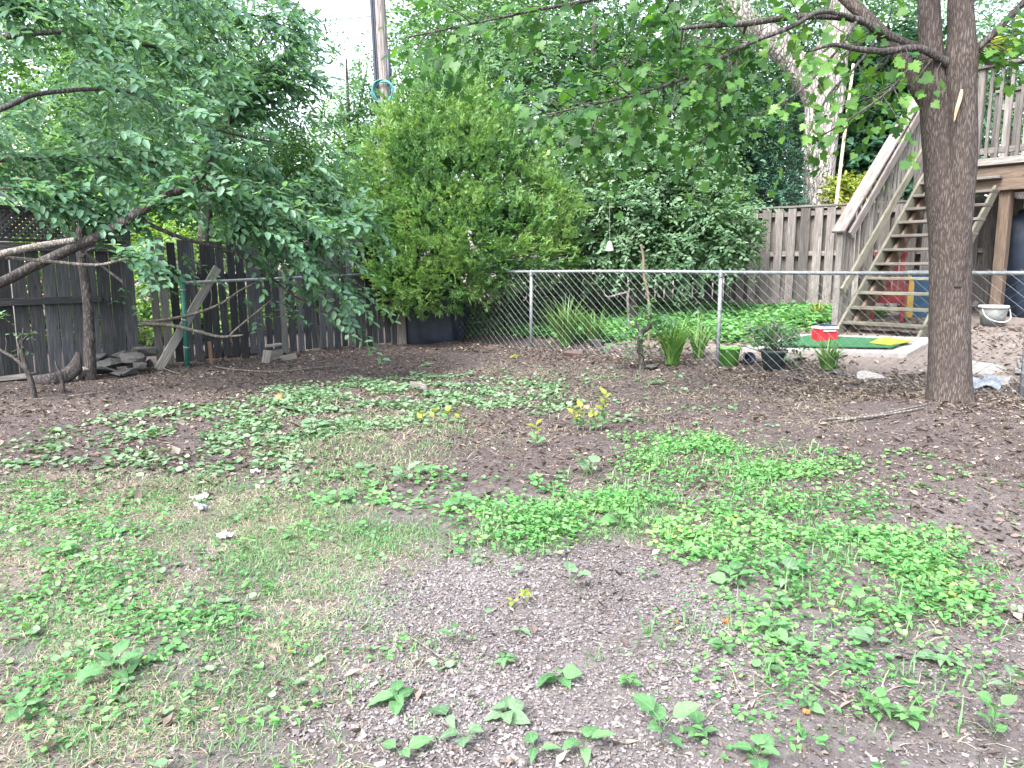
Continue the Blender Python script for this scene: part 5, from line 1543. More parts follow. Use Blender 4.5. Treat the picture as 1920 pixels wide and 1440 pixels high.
for wx, wz in ((-2.4, 3.6), (-.3, 3.6), (-2.4, 1.3), (-.3, 1.3)):
    w_ = beam('window', W0 + Vector((wx - .55, -.03, wz)), W0 + Vector((wx + .55, -.03, wz)), 1.3, .08, M['white_trim'], house, (0, 0, 1))
    beam('pane', W0 + Vector((wx - .45, -.075, wz + .3)), W0 + Vector((wx + .45, -.075, wz + .3)), .52, .02, M['glass'], w_, (0, 0, 1))
    beam('pane', W0 + Vector((wx - .45, -.075, wz - .3)), W0 + Vector((wx + .45, -.075, wz - .3)), .52, .02, M['glass'], w_, (0, 0, 1))
sh = A(-120, 500, 11.0); shz = 0.
shed = empty('garden_shed', (sh.x, sh.y, 0), 'pale flat-roofed shed showing just above the lattice', 'shed')
for i in range(12):
    p = Vector((sh.x - 1.2 + i * .2, sh.y, 0))
    beam('wall_board', p, p + Vector((0, 0, 2.02)), .19, .02, M['fence_old_light'], shed, (1, 0, 0))
beam('roof', (sh.x - 1.35, sh.y + .5, 2.10), (sh.x + 1.12, sh.y + .5, 2.10), .07, 1.4, M['deck'], shed, (0, 0, 1))
beam('fascia', (sh.x - 1.35, sh.y - .22, 2.06), (sh.x + 1.12, sh.y - .22, 2.06), .15, .03, M['deck_pink'], shed, (0, 0, 1))
# ------------------------------------------------------------------ junk along the left fence
rj = np.random.default_rng(8)
pb = gp(296, 694)
o = beam('leaning_plank', pb, A(408, 502, 10.15), .11, .028, M['scrap'], None, LD)
tag(o, 'weathered plank leaning diagonally against the fence beside the green post', 'plank')
sk = gp(397, 683)
o = beam('wooden_stake', sk, sk + Vector((-.02, .01, .30)), .04, .03, M['fence_orange'], None, LD)
tag(o, 'short orange-brown wooden stake pushed in the ground by the fence', 'stake')


def rock(name, c, s, mat, label=None, cat=None, parent=None, seed=0, rot=0.0, tilt=0.0, flat=False):
    r = np.random.default_rng(seed)
    bm = bmesh.new()
    bmesh.ops.create_icosphere(bm, subdivisions=2 if not flat else 2, radius=.5)
    cuts = [(Vector(r.normal(0, 1, 3)).normalized(), r.uniform(.30, .44)) for _ in range(9)]
    for v in bm.verts:
        q = v.co.copy()
        q = Vector([math.copysign(abs(t) ** (.5 if flat else .85), t) for t in q])
        if flat:
            for cn, cd in cuts:
                e_ = q.dot(cn) - cd
                if e_ > 0: q -= cn * e_
        f = 1 + .12 * (vnoise(q.x * 2 + seed, q.y * 2 + q.z * 3, .7, seed % 9) - .5) + r.normal(0, .015)
        v.co = q * f
    me_ = bpy.data.meshes.new(name); bm.to_mesh(me_); bm.free()
    Mx = Matrix.Translation(Vector(c)) @ Matrix.Rotation(rot, 4, 'Z') @ Matrix.Rotation(tilt, 4, 'X') @ Matrix.Diagonal((*s, 1))
    o_ = link(name, me_, mat, parent, Mx)
    if label: tag(o_, label, cat)
    return o_


# old logs and boards at the far left
lg = [gp(35, 720), gp(100, 712)]
o = beam('old_board', gp(2, 716) + Vector((0, 0, .04)), gp(62, 712) + Vector((0, 0, .05)), .05, .16, M['scrap'], None, (0, 0, 1)); tag(o, 'flat weathered board on the ground under the lattice fence', 'board')
lb_ = gp(120, 715)
mb = organic_tube(([gp(56, 716) + Vector((0, 0, .03)), gp(90, 720) + Vector((0, 0, .045)), gp(122, 716) + Vector((0, 0, .06)), A(140, 690, gp(140, 714).y), A(147, 662, gp(140, 712).y + .1)], [.03, .06, .075, .06, .02]), 14, 6, .22, 4)
tag(mb.build('curved_log', M['bark_dark'], None, True), 'curved rotten log lying against the base of the slender trunk', 'log')
o = beam('split_wood', gp(150, 712), A(162, 690, 8.5), .07, .05, M['scrap'], None, LD); tag(o, 'short split piece of firewood leaning at the slender trunk', 'firewood')
pile = empty('rubble_heap', gp(240, 690), 'heap of broken stones and slabs below the gap in the fence', 'stone heap')
k_ = 0
for px, py, w, h, D in [(195, 695, .26, .09, 8.9), (230, 698, .30, .07, 8.85), (262, 690, .22, .09, 9.1), (205, 678, .28, .10, 9.15), (245, 676, .24, .10, 9.2), (272, 662, .20, .12, 9.4), (225, 662, .26, .12, 9.4), (190, 670, .2, .12, 9.2), (255, 655, .16, .14, 9.5), (280, 680, .14, .08, 9.4), (215, 700, .16, .05, 8.75)]:
    c0 = A(px, py, D)
    rock('stone', c0, (w, w * .75, h), M['stone'], None, None, pile, k_ + 3, rj.uniform(0, 3), rj.normal(0, .25), True); k_ += 1
hp = empty('twig_heap', gp(450, 670), 'dark heap of dead leaves and twigs along the fence foot', 'leaf heap')
q = rj.normal(0, 1, (1500, 2)) * (.32, .10)
pc = gp(440, 668)
xw = pc.x + q[:, 0] * LD.x + q[:, 1] * LN.x; yw = pc.y + q[:, 0] * LD.y + q[:, 1] * LN.y
zz = gz(xw, yw) + .20 * np.exp(-(q[:, 0] / .45) ** 2 - (q[:, 1] / .16) ** 2) * rj.random(1500)
C_ = np.stack([xw, yw, zz], -1)
link('heap', leaf_mesh('heap', T_CURL, C_, rj.normal(0, 1, (1500, 3)), rj.normal(0, 1, (1500, 3)) + (0, 0, 1), rj.uniform(.03, .08, 1500), .025, rj.normal(.12, .15, 1500)), M['litter'], hp, None, 'stuff')

names = [('broken grey slab on top of the small scrap pile', 500, 649, 528, 645, .10, .03, .13), ('grey block standing at the left of the scrap pile', 496, 680, 500, 660, .10, .06, .0),
         ('thin board sloping out of the scrap pile by the fence', 512, 677, 556, 667, .08, .03, .05), ('short plank bridging the middle of the scrap pile', 500, 664, 530, 660, .09, .03, .08), ('pale sliver of wood before the scrap pile', 474, 690, 500, 683, .06, .015, .01)]
for lb, x0_, y0_, x1_, y1_, w, t, lift in names:
    a = gp(x0_, 678 if lift > 0 else y0_); b = gp(x1_, 672 if lift > 0 else y1_)
    Dm = 10.4
    a = A(x0_, y0_, Dm if lift > .02 else a.y); b = A(x1_, y1_, (Dm + .1) if lift > .02 else b.y)
    if 'block' in lb:
        a = gp(498, 681); b = a + Vector((.03, .02, .17))
    o = beam('scrap_wood', a, b, w, t, M['scrap'], None, (0, 0, 1) if 'slab' not in lb else LN)
    tag(o, lb, 'wood')
rock('stone', A(515, 672, 10.45), (.30, .22, .13), M['stone'], 'low dark stone under the scrap pile by the fence', 'stone', None, 44, .3, .1, True)
# stump in front of the boards
sb_ = gp(590, 656)
mb = organic_tube(([sb_ + Vector((0, 0, -.05)), sb_ + Vector((0, 0, .10)), sb_ + Vector((.0, .0, .35)), sb_ + Vector((-.02, 0, .75)), sb_ + Vector((-.04, 0, 1.2)), sb_ + Vector((-.1, .05, 1.75))], [.20, .16, .115, .085, .07, .06]), 18, 6, .12, 7, .25)
tag(mb.build('standing_deadwood', M['stump'], None, True), 'dead grey trunk with a flared foot standing before the gappy boards', 'dead trunk')
# box lodged in the branches
bx_ = A(537, 501, 10.9)
box_o = empty('cardboard_box', bx_, 'small pale box caught tilted in the branches above the pipe rail', 'box')
rb = Matrix.Rotation(R(28), 3, 'Y') @ Matrix.Rotation(R(30), 3, 'Z')
for c_, s__, m_ in (((0, 0, 0), (.18, .10, .16), M['card']), ((.0, -.052, .03), (.13, .004, .06), M['paper'])):
    Mx = rb.to_4x4(); Mx.translation = bx_ + rb @ Vector(c_)
    me_ = bevel_box(s__, .003).copy(); me_.materials.clear(); me_.materials.append(m_)
    link('body' if m_ is M['card'] else 'label_patch', me_, None, box_o, Mx)
mb = MB(); pts = [bx_ + Vector((.02, .0, -.08)), bx_ + Vector((.05, -.02, -.16)), bx_ + Vector((-.05, -.02, -.20)), bx_ + Vector((-.20, 0, -.18))]
mb.tube(pts, .02, 8, smooth=4); mb.build('strap', M['navy'], box_o, True)
# corner post and tarpaulin
cp = gp(748, 646)
cpo = empty('corner_post', cp, 'thick weathered wooden post under the left edge of the cedar', 'post')
for i, (dx, w_, m_, tz) in enumerate(((-.10, .07, 'fence_old_light', 1.3), (0.0, .13, 'stump', 1.35), (.10, .08, 'scrap', 1.3))):
    beam('post_plank', cp + Vector((dx, 0, -.1 + .02 * i)), cp + Vector((dx - .04, .02, tz)), w_, .11 - .02 * i, M[m_], cpo, (1, 0, 0))
tb = gp(812, 640)
bm = bmesh.new(); bmesh.ops.create_icosphere(bm, subdivisions=4, radius=.5)
for v in bm.verts:
    q = Vector([math.copysign(abs(t) ** .6, t) for t in v.co])
    f = 1 + .10 * (vnoise(q.x * 3 + q.z * 2, q.y * 3, .4, 3) - .5) + .08 * math.sin(q.x * 22 + q.z * 3) * (1 - abs(q.z) * .5)
    v.co = Vector((q.x * f * .78, q.y * f * .45, q.z * 1.15 + .50))
me_ = bpy.data.meshes.new('tarpaulin'); bm.to_mesh(me_); bm.free()
me_.polygons.foreach_set('use_smooth', [True] * len(me_.polygons))
tag(link('tarpaulin', me_, M['tarp'], None, Matrix.Translation(tb + Vector((0, .1, .0)))), 'dark blue tarpaulin bundle in the shade under the cedar', 'tarpaulin')
# garden stones and bricks at the fence foot
rock('brick', gp(921, 655) + Vector((0, 0, .03)), (.17, .10, .09), M['brick'], 'half-buried reddish brick left of the lily clump', 'brick', None, 61, .3, .1, True)
rock('brick', gp(1070, 668) + Vector((0, 0, .04)), (.24, .12, .12), M['brick'], 'larger reddish stone block before the lily clump', 'brick', None, 62, -.2, .0, True)
rock('stone', gp(1120, 650) + Vector((0, 0, .04)), (.22, .13, .12), M['stone'], 'grey stone behind the mesh right of the lily clump', 'stone', None, 63, .1, .0, True)
for i, (px, py, w, lb) in enumerate([(1625, 706, .30, 'flat pale stone behind the mesh left of the maple trunk'), (1570, 700, .20, 'small dark stone at the fence foot left of the maple'), (1850, 690, .45, 'pale flagstone right of the maple trunk'), (1500, 716, .16, 'round stone half buried along the fence foot'), (1870, 716, .35, 'lower flagstone close to the end post right of the maple'),
                                     (700, 648, .14, 'small brown stone in front of the dark boards near the post'), (1225, 690, .18, 'dark earth-stained stone beside the stub of rose wood')]):
    rock('stone', gp(px, py) + Vector((0, 0, .02)), (w, w * .7, w * .28), M['stone_pale'] if w > .25 else M['stone'], lb, 'stone', None, 70 + i, rj.uniform(0, 3), 0, True)
slabp = gp(1905, 698)
sp_ = empty('paver_stack', slabp, 'short stack of pale thin pavers at the right edge', 'pavers')
for i in range(3):
    beam('paver', slabp + Vector((-.02 + .03 * i, .0, .03 + .052 * i)), slabp + Vector((.45, -.3 + .04 * i, .03 + .052 * i)), .30, .045, M['stone_pale'], sp_, (.5, .8, 0))
fp = gp(1838, 730) + Vector(V3(NF * .1)); fp.z = float(gz(fp.x, fp.y)) + .05
bm = bmesh.new(); bmesh.ops.create_grid(bm, x_segments=10, y_segments=10, size=.5)
for v in bm.verts:
    v.co = Vector((v.co.x * .30, v.co.y * .20, .05 * (vnoise(v.co.x * 4 + 3, v.co.y * 4, .5, 2) - .3) + .02 * math.sin(v.co.x * 9)))
bmesh.ops.solidify(bm, geom=bm.faces[:], thickness=.012)
me_ = bpy.data.meshes.new('plastic_bag'); bm.to_mesh(me_); bm.free()
M['bag'] = plain('pale_blue_plastic', (.16, .18, .22), .5, 0, .35, 6)
tag(link('plastic_bag', me_, M['bag'], None, Matrix.Translation(fp) @ Matrix.Rotation(R(-35), 4, 'Z') @ Matrix.Rotation(R(20), 4, 'X')), 'crumpled pale blue plastic bag right of the maple foot', 'bag')

# bell feeder and sticks behind the mesh
bf = A(1143, 463, 11.8)
bell = empty('hanging_bell', bf, 'small pale bell feeder hanging from the shrub on a string', 'bird feeder')
mb = MB(); mb.lathe([(0, .09), (.022, .085), (.035, .05), (.052, .0), (.066, -.05), (.068, -.065), (.06, -.065), (.04, 0), (0, .06)], bf, 18); mb.build('bell', M['card'], bell, True)
mb = MB(); mb.tube([bf + Vector((0, 0, .085)), A(1143, 380, 11.9)], .003, 5); mb.build('string', M['wire'], bell)
mb = MB(); mb.tube([bf + Vector((0, 0, -.04)), bf + Vector((0, 0, -.35))], .003, 5); mb.build('cord', M['wire'], bell)
mb = organic_tube(([gxy(*(A(1218, 590, 10.9).xy)), A(1216, 560, 10.9), A(1208, 520, 10.9), A(1206, 480, 10.9), A(1201, 458, 10.9)], [.016, .016, .02, .018, .015]), 8, 5, .08, 3)
tag(mb.build('wooden_stick', M['beam'], None, True), 'upright brown stick rising above the top rail behind the mesh', 'stick')
ds2b = gxy(*A(1178, 600, 12.0).xy)
ds2 = empty('bare_sapling', ds2b, 'thin bare sapling with one crooked side branch behind the mesh', 'sapling')
limb([(1179, 625, 6, 12.0), (1179, 590, 6, 12.0), (1177, 560, 6, 12.0), (1180, 540, 4, 12.0)], ds2, M['bark_twig'], 'trunk', 8, 1)
limb([(1178, 548, 5, 12.0), (1160, 552, 5, 12.0), (1142, 557, 4, 12.0), (1134, 553, 3, 12.0), (1133, 544, 2, 12.0)], ds2, M['bark_twig'], 'branch', 8, 2)

# rose stub with fresh leaves in front of the mesh
rs = gp(1203, 694)
rose = empty('rose_stump', rs, 'gnarled dark woody stub with fresh green leaves against the mesh', 'shrub')
limb([(1203, 700, 13, rs.y), (1202, 670, 12, rs.y), (1200, 645, 12, rs.y), (1203, 625, 12, rs.y), (1222, 610, 10, rs.y), (1236, 596, 6, rs.y)], rose, M['bark_dark'], 'trunk', 10, 2)
limb([(1203, 628, 8, rs.y), (1196, 612, 6, rs.y), (1190, 600, 4, rs.y)], rose, M['bark_dark'], 'branch', 8, 3)
st3 = np.array([list(A(x + rj.normal(0, 8), y + rj.normal(0, 7), rs.y + rj.normal(0, .08))) for x, y in [(1175, 640), (1165, 628), (1205, 590), (1225, 600), (1240, 590), (1250, 610), (1215, 585), (1180, 600), (1240, 620), (1190, 650)] for _ in range(4)])
C_, Ax_, N_ = sprays(rj, st3, rj.normal(0, .7, st3.shape) + (0, -.1, .1), .18, 6, .3)
link('crown', leaf_mesh('crown', T_OVAL, C_, Ax_, N_, rj.uniform(.05, .09, len(C_)), rj.uniform(.03, .05, len(C_)), rj.normal(.5, .25, len(C_))), M['leaf_mid'], rose, None, 'stuff')

# arching blade clumps
def lily(px, py, n, L, label, seed, off=0.0, mat='lily', spread=.06, name='day_lily'):
    r = np.random.default_rng(seed)
    b = gp(px, py) + V3(NF * off); b.z = float(gz(b.x, b.y))
    t = empty(name, b, label, 'plant')
    V_, F_, RN = [], [], []
    for i in range(n):
        a = r.uniform(0, 6.283); l = L * r.uniform(.55, 1.15); w = r.uniform(.008, .016)
        d = np.array((math.cos(a), math.sin(a), 0)); sd = np.array((-math.sin(a), math.cos(a), 0))
        o0 = np.array(b) + d * r.uniform(0, spread) + sd * r.normal(0, spread * .5)
        lean = r.uniform(.25, 1.0); q0 = len(V_)
        m_ = 6
        for j in range(m_ + 1):
            u = j / m_
            h = l * (u - .42 * lean * u * u * u * 1.2); ho = l * lean * (.25 * u + .55 * u * u)
            ww = w * (1 - u ** 2.2) + .001
            c0 = o0 + d * ho + np.array((0, 0, max(h, .01)))
            V_ += [tuple(c0 - sd * ww), tuple(c0 + sd * ww)]
        rv = float(np.clip(r.normal(.5, .25), 0, 1))
        for j in range(m_):
            F_.append((q0 + 2 * j, q0 + 2 * j + 1, q0 + 2 * j + 3, q0 + 2 * j + 2)); RN.append(rv)
    me_ = bpy.data.meshes.new('blades'); me_.from_pydata(V_, [], F_)
    at = me_.attributes.new('rnd', 'FLOAT', 'FACE'); at.data.foreach_set('value', np.array(RN, np.float32))
    link('blades', me_, M[mat], t, None, 'stuff')
    return t


lily(1040, 655, 190, .85, 'large arching clump of day lily leaves behind the mesh', 301, .25)
lily(1085, 655, 110, .65, 'pale day lily clump leaning right beside the larger one', 302, .35)
lily(1250, 690, 120, .75, 'tall thin day lily clump right of the woody stub', 303, .12)
lily(1285, 680, 60, .7, 'sparse day lily leaves between woody stub and middle post', 304, .3)
lily(1540, 700, 70, .45, 'short clump of lily leaves behind the mesh below the turf', 305, .15)
lily(1515, 600, 40, .35, 'yellowish leafy tuft at the foot of the tall fence', 306, .3, 'yellow_leaf')
lily(1460, 570, 60, .5, 'leafy fern-like tuft before the tall board fence', 307, .0, 'lily', .1)
lily(1555, 560, 50, .5, 'fern tuft growing against the foot of the stair handrail', 308, .0, 'lily', .1)

# ------------------------------------------------------------------ single weeds on the lawn
def broad_leaf(seed, wavy=.03, droop=.35, w=.62):
    r = np.random.default_rng(seed)
    V_, F_ = [], []
    m_ = 7
    for j in range(m_ + 1):
        u = j / m_
        ww = w * .5 * (math.sin(math.pi * min(1, u ** .62 * .98 + .02)) ** .8) + .004
        z = .18 * u - droop * u * u
        for v in (-1, -.5, 0, .5, 1):
            V_.append((u, v * ww, z + abs(v) * .10 * ww * 2 + wavy * math.sin(u * 17 + v * 2 + seed) * abs(v)))
    for j in range(m_):
        for k in range(4):
            q = j * 5 + k
            F_.append((q, q + 1, q + 6, q + 5))
    me_ = bpy.data.meshes.new('leaf'); me_.from_pydata(V_, [], F_)
    me_.polygons.foreach_set('use_smooth', [True] * len(F_))
    at = me_.attributes.new('rnd', 'FLOAT', 'FACE'); at.data.foreach_set('value', np.full(len(F_), r.uniform(.25, .8), np.float32))
    return me_


M['leaf_weed'] = veinleaf('veined_weed_leaf', (.055, .15, .06), (.10, .23, .095), (.18, .32, .155))
M['leaf_cover'] = veinleaf('veined_bright_leaf', (.05, .155, .05), (.10, .25, .085), (.19, .36, .14))
M['leaf_cover_teal'] = veinleaf('veined_pale_leaf', (.075, .15, .08), (.14, .24, .135), (.23, .33, .22))
BL = {}
for mt in ('leaf_weed', 'leaf_cover', 'leaf_cover_teal', 'yellow_leaf'):
    for i in range(4):
        me_ = broad_leaf(i + 1, .02 + .015 * (i % 2), (.25, .45, .6, .3)[i], (.62, .75, .55, .85)[i]); me_.materials.append(M[mt]); BL[(mt, i)] = me_
stem_me = MB().tube([(0, 0, 0), (.5, 0, .06), (1, 0, 0)], [.03, .025, .02], 5).mesh('stalk', True); stem_me.materials.append(M['leaf_weed'])


def weed(px, py, n, size, label, style='rosette', mat='leaf_weed', seed=None, name='broad_leaf_weed'):
    r = random.Random(seed or int(px * 7 + py))
    b = gp(px, py)
    t = empty(name, b, label, 'weed', 'single weeds on the lawn')
    a0 = r.uniform(0, 6.28)
    for i in range(n):
        a = a0 + i * 2.4 + r.uniform(-.4, .4)
        L_ = size * .56 * r.uniform(.6, 1.15)
        el = {'rosette': r.uniform(.1, .6), 'flat': r.uniform(-.1, .12), 'upright': r.uniform(.6, 1.15)}[style]
        st_l = L_ * {'rosette': .35, 'flat': .15, 'upright': .55}[style]
        zb = .004 + (.02 if style == 'upright' else .008) * i * (size / .1) * .5
        d = Vector((math.cos(a), math.sin(a), 0))
        p0 = b + Vector((0, 0, zb))
        p1 = p0 + d * st_l * math.cos(el) + Vector((0, 0, st_l * math.sin(el) + .012))
        s_ = p1 - p0
        x = s_.normalized(); z = Vector((0, 0, 1)); z = (z - x * z.dot(x)).normalized()
        Mx = (Matrix((x, z.cross(x), z)).transposed() * s_.length).to_4x4(); Mx.translation = p0
        link('stalk', stem_me, None, t, Mx)
        el2 = el * (.55 if style != 'flat' else .3)
        x = Vector((math.cos(a) * math.cos(el2), math.sin(a) * math.cos(el2), math.sin(el2)))
        z = Vector((0, 0, 1)) + Vector((r.gauss(0, .25), r.gauss(0, .25) - .2, 0)); z = (z - x * z.dot(x)).normalized()
        Mx = (Matrix((x, z.cross(x), z)).transposed() * L_).to_4x4(); Mx.translation = p1
        link('leaf', BL[(mat, r.randrange(4))], None, t, Mx)
    return t


W_ = [
    (1372, 1100, 8, .14, 'large rosette of broad leaves at the right rim of the chip patch', 'rosette', 'leaf_weed'),
    (1470, 1098, 4, .15, 'two big upright dock leaves right of the large rosette', 'upright', 'leaf_cover_teal'),
    (1455, 1140, 6, .10, 'crinkled leafy weed below the upright dock leaves', 'rosette', 'leaf_weed'),
    (1068, 1102, 2, .13, 'single large pale leaf in the upper middle of the chip patch', 'upright', 'leaf_cover_teal'),
    (1212, 1086, 4, .085, 'small bright four-leaf weed at the upper right of the chip patch', 'rosette', 'leaf_weed'),
    (962, 1082, 3, .065, 'small pale three-leaf weed at the top of the chip patch', 'rosette', 'leaf_cover_teal'),
    (888, 1062, 3, .05, 'tiny seedling at the top left rim of the chip patch', 'rosette', 'leaf_weed'),
    (962, 1138, 5, .05, 'low yellowish sprout left of the upright yellowish sprout', 'rosette', 'yellow_leaf'),
    (985, 1136, 6, .055, 'upright yellowish sprout in the middle of the chip patch', 'upright', 'yellow_leaf'),
    (905, 1158, 2, .06, 'tiny pale two-leaf seedling left in the chip patch', 'rosette', 'leaf_cover_teal'),
    (975, 1190, 3, .07, 'small bluish seedling at the centre of the chip patch', 'flat', 'leaf_cover_teal'),
    (850, 1212, 5, .07, 'narrow-leaved tuft at the left of the chip patch', 'upright', 'leaf_weed'),
    (887, 1207, 2, .04, 'tiny round bright seedling right of the narrow-leaved tuft', 'rosette', 'leaf_cover'),
    (945, 1247, 6, .075, 'flattened grassy weed in the lower chip patch', 'flat', 'leaf_weed'),
    (1050, 1280, 5, .13, 'wilted broad-leaved weed flopped in the lower chip patch', 'flat', 'leaf_weed'),
    (1180, 1292, 9, .055, 'bushy little clover tuft in the lower right chip patch', 'rosette', 'leaf_cover'),
    (745, 1322, 6, .12, 'wilted leafy weed at the lower left of the chip patch', 'flat', 'leaf_weed'),
    (842, 1352, 2, .12, 'single big leaf lying right of the lower wilted weed', 'flat', 'leaf_cover_teal'),
    (950, 1350, 6, .11, 'limp greyish weed lying at the bottom middle', 'flat', 'leaf_cover_teal'),
    (872, 1390, 4, .11, 'pale broad weed low in the picture left of centre', 'rosette', 'leaf_cover_teal'),
    (752, 1420, 3, .11, 'broad pale leaf pair near the bottom edge left of centre', 'rosette', 'leaf_weed'),
    (1003, 1415, 3, .10, 'ribbed leaf pair near the bottom edge at the centre', 'rosette', 'leaf_weed'),
    (1095, 1408, 4, .11, 'weed with one folded shiny leaf at the bottom centre', 'rosette', 'leaf_weed'),
    (1240, 1400, 5, .13, 'weed with a long arched leaf near the bottom right of centre', 'upright', 'leaf_weed'),
    (1310, 1385, 5, .08, 'bright leafy weed right of the arched leaf', 'rosette', 'leaf_weed'),
    (1420, 1430, 6, .10, 'round-leaved weed cut by the bottom edge at the right', 'rosette', 'leaf_weed'),
    (1608, 1160, 5, .10, 'upright pale weed alone on the bare soil at the right', 'upright', 'leaf_cover'),
    (1640, 1212, 4, .12, 'pair of broad pale leaves below the upright pale weed', 'rosette', 'leaf_cover_teal'),
    (1692, 1168, 8, .08, 'dense bright weed right of the upright pale weed', 'rosette', 'leaf_cover'),
    (1765, 1245, 5, .13, 'limp pale weed with drooping stalks at the right', 'flat', 'leaf_cover_teal'),
    (1893, 1305, 3, .11, 'weed with one large hanging leaf by the right edge', 'upright', 'leaf_cover_teal'),
    (1450, 1195, 8, .10, 'broad-leaved weed at the head of the low leafy strip', 'rosette', 'leaf_weed'),
    (1500, 1225, 7, .09, 'broad-leaved weed in the middle of the low leafy strip', 'rosette', 'leaf_weed'),
    (1600, 1262, 6, .09, 'broad-leaved weed at the tail of the low leafy strip', 'flat', 'leaf_weed'),
    (1640, 1345, 12, .08, 'thick tuft of small leaves at the lower right', 'rosette', 'leaf_cover'),
    (1700, 1360, 10, .07, 'second thick tuft just right of the lower right tuft', 'rosette', 'leaf_cover'),
    (1860, 1390, 10, .09, 'tall leafy weed standing near the bottom right corner', 'upright', 'leaf_cover'),
    (1510, 1330, 7, .07, 'small leafy tuft between the chip patch and the thick tufts', 'rosette', 'leaf_weed'),
    (1360, 1225, 6, .07, 'small weed at the right edge of the chip patch, halfway down', 'rosette', 'leaf_weed'),
    (1430, 1265, 4, .08, 'three-leaved weed right of the chip patch below the halfway weed', 'rosette', 'leaf_weed'),
    (212, 1268, 7, .14, 'large shiny broad-leaved weed in the lower left lawn', 'rosette', 'leaf_weed'),
    (268, 1245, 4, .12, 'flat broad leaves just right of the lower left weed', 'flat', 'leaf_weed'),
    (330, 1220, 3, .09, 'curled dark-edged leaf above right of the lower left weeds', 'flat', 'leaf_weed'),
    (405, 1160, 3, .09, 'two glossy pointed leaves in the left lawn', 'flat', 'leaf_weed'),
    (635, 945, 7, .14, 'leafy burdock seedling left of the middle of the lawn', 'rosette', 'leaf_weed'),
    (870, 955, 8, .15, 'spreading burdock seedling in the middle of the lawn', 'rosette', 'leaf_weed'),
    (755, 912, 4, .17, 'tall pale-leaved burdock above the middle seedlings', 'upright', 'leaf_cover_teal'),
    (690, 885, 4, .15, 'drooping pale leaf pair left of the tall pale burdock', 'rosette', 'leaf_cover_teal'),
    (1110, 895, 4, .17, 'large two-leaved weed at the left tip of the bright patch', 'upright', 'leaf_cover_teal'),
    (805, 890, 5, .14, 'leafy weed right of the tall pale burdock', 'rosette', 'leaf_weed'),
    (1165, 985, 5, .14, 'broad leaf cluster inside the left of the bright patch', 'rosette', 'leaf_cover'),
    (545, 905, 4, .10, 'small round-leaved weed in the left middle lawn', 'rosette', 'leaf_cover_teal'),
    (590, 805, 7, .16, 'clump of broad pale leaves behind the lawn at left centre', 'rosette', 'leaf_cover_teal'),
    (485, 838, 5, .12, 'rounded pale leaves left of the broad pale clump', 'flat', 'leaf_cover_teal'),
    (1230, 722, 8, .16, 'dark leafy weed on the bare soil before the woody stub', 'flat', 'leaf_cover_teal'),
    (880, 706, 8, .16, 'flat leafy weed on bare soil right of the pale patch', 'flat', 'leaf_cover_teal'),
    (798, 688, 6, .13, 'low yellowish weed alone on the dark soil before the post', 'flat', 'leaf_weed'),
    (965, 672, 6, .14, 'yellowish creeping weed at the foot of the first fence post', 'flat', 'yellow_leaf'),
    (545, 1010, 4, .08, 'small weed right of the torn white paper', 'rosette', 'leaf_weed'),
    (115, 1040, 6, .10, 'round-leaved tuft in the left lawn patch', 'rosette', 'leaf_cover'),
    (40, 1345, 6, .10, 'broad weed at the bottom left corner', 'rosette', 'leaf_weed'),
]
for row in W_:
    weed(*row)
# young shrub with yellow tips and its neighbours
def sprout(px, py, stems, label, seed, name='young_shrub'):
    r = np.random.default_rng(seed)
    b = gp(px, py); t = empty(name, b, label, 'shrub')
    for dx, h, lean in stems:
        base_ = b + Vector((dx, 0, -.01)); tip = base_ + Vector((lean, 0, h))
        mb_ = MB(); mb_.tube([base_, base_.lerp(tip, .5) + Vector((.01, 0, 0)), tip], [.006, .005, .003], 6, smooth=3); mb_.build('stem', M['bark_twig'], t, True)
        for k in range(int(h / .028)):
            u = .25 + .75 * k / max(1, int(h / .028) - 1)
            p = base_.lerp(tip, u); a = k * 2.4 + r.uniform(-.3, .3)
            L_ = .07 * r.uniform(.7, 1.2)
            x = Vector((math.cos(a), math.sin(a), .5 + .5 * u)).normalized(); z = Vector((0, -.4, 1)); z = (z - x * z.dot(x)).normalized()
            Mx = (Matrix((x, z.cross(x), z)).transposed() * L_).to_4x4(); Mx.translation = p
            link('leaf', BL[('yellow_leaf' if u > .5 else 'leaf_weed', int(r.integers(4)))], None, t, Mx)
sprout(1110, 808, [(.07, .30, .03), (-.07, .20, -.02), (-.11, .17, -.04), (.03, .16, -.02), (-.02, .12, .0)], 'young shrub with yellow-tipped leaves standing on the bare soil', 401)
sprout(1005, 838, [(.0, .17, .0)], 'thin seedling with one yellow leaf left of the young shrub', 402, 'seedling')
weed(1000, 838, 2, .10, 'pair of round pale leaves below the yellow-leaved seedling', 'upright', 'leaf_cover_teal')
sprout(838, 795, [(.0, .12, .0), (.1, .10, .0), (-.12, .11, .02), (-.2, .09, .0)], 'row of small yellowish seedlings behind the burdocks', 403, 'seedling')

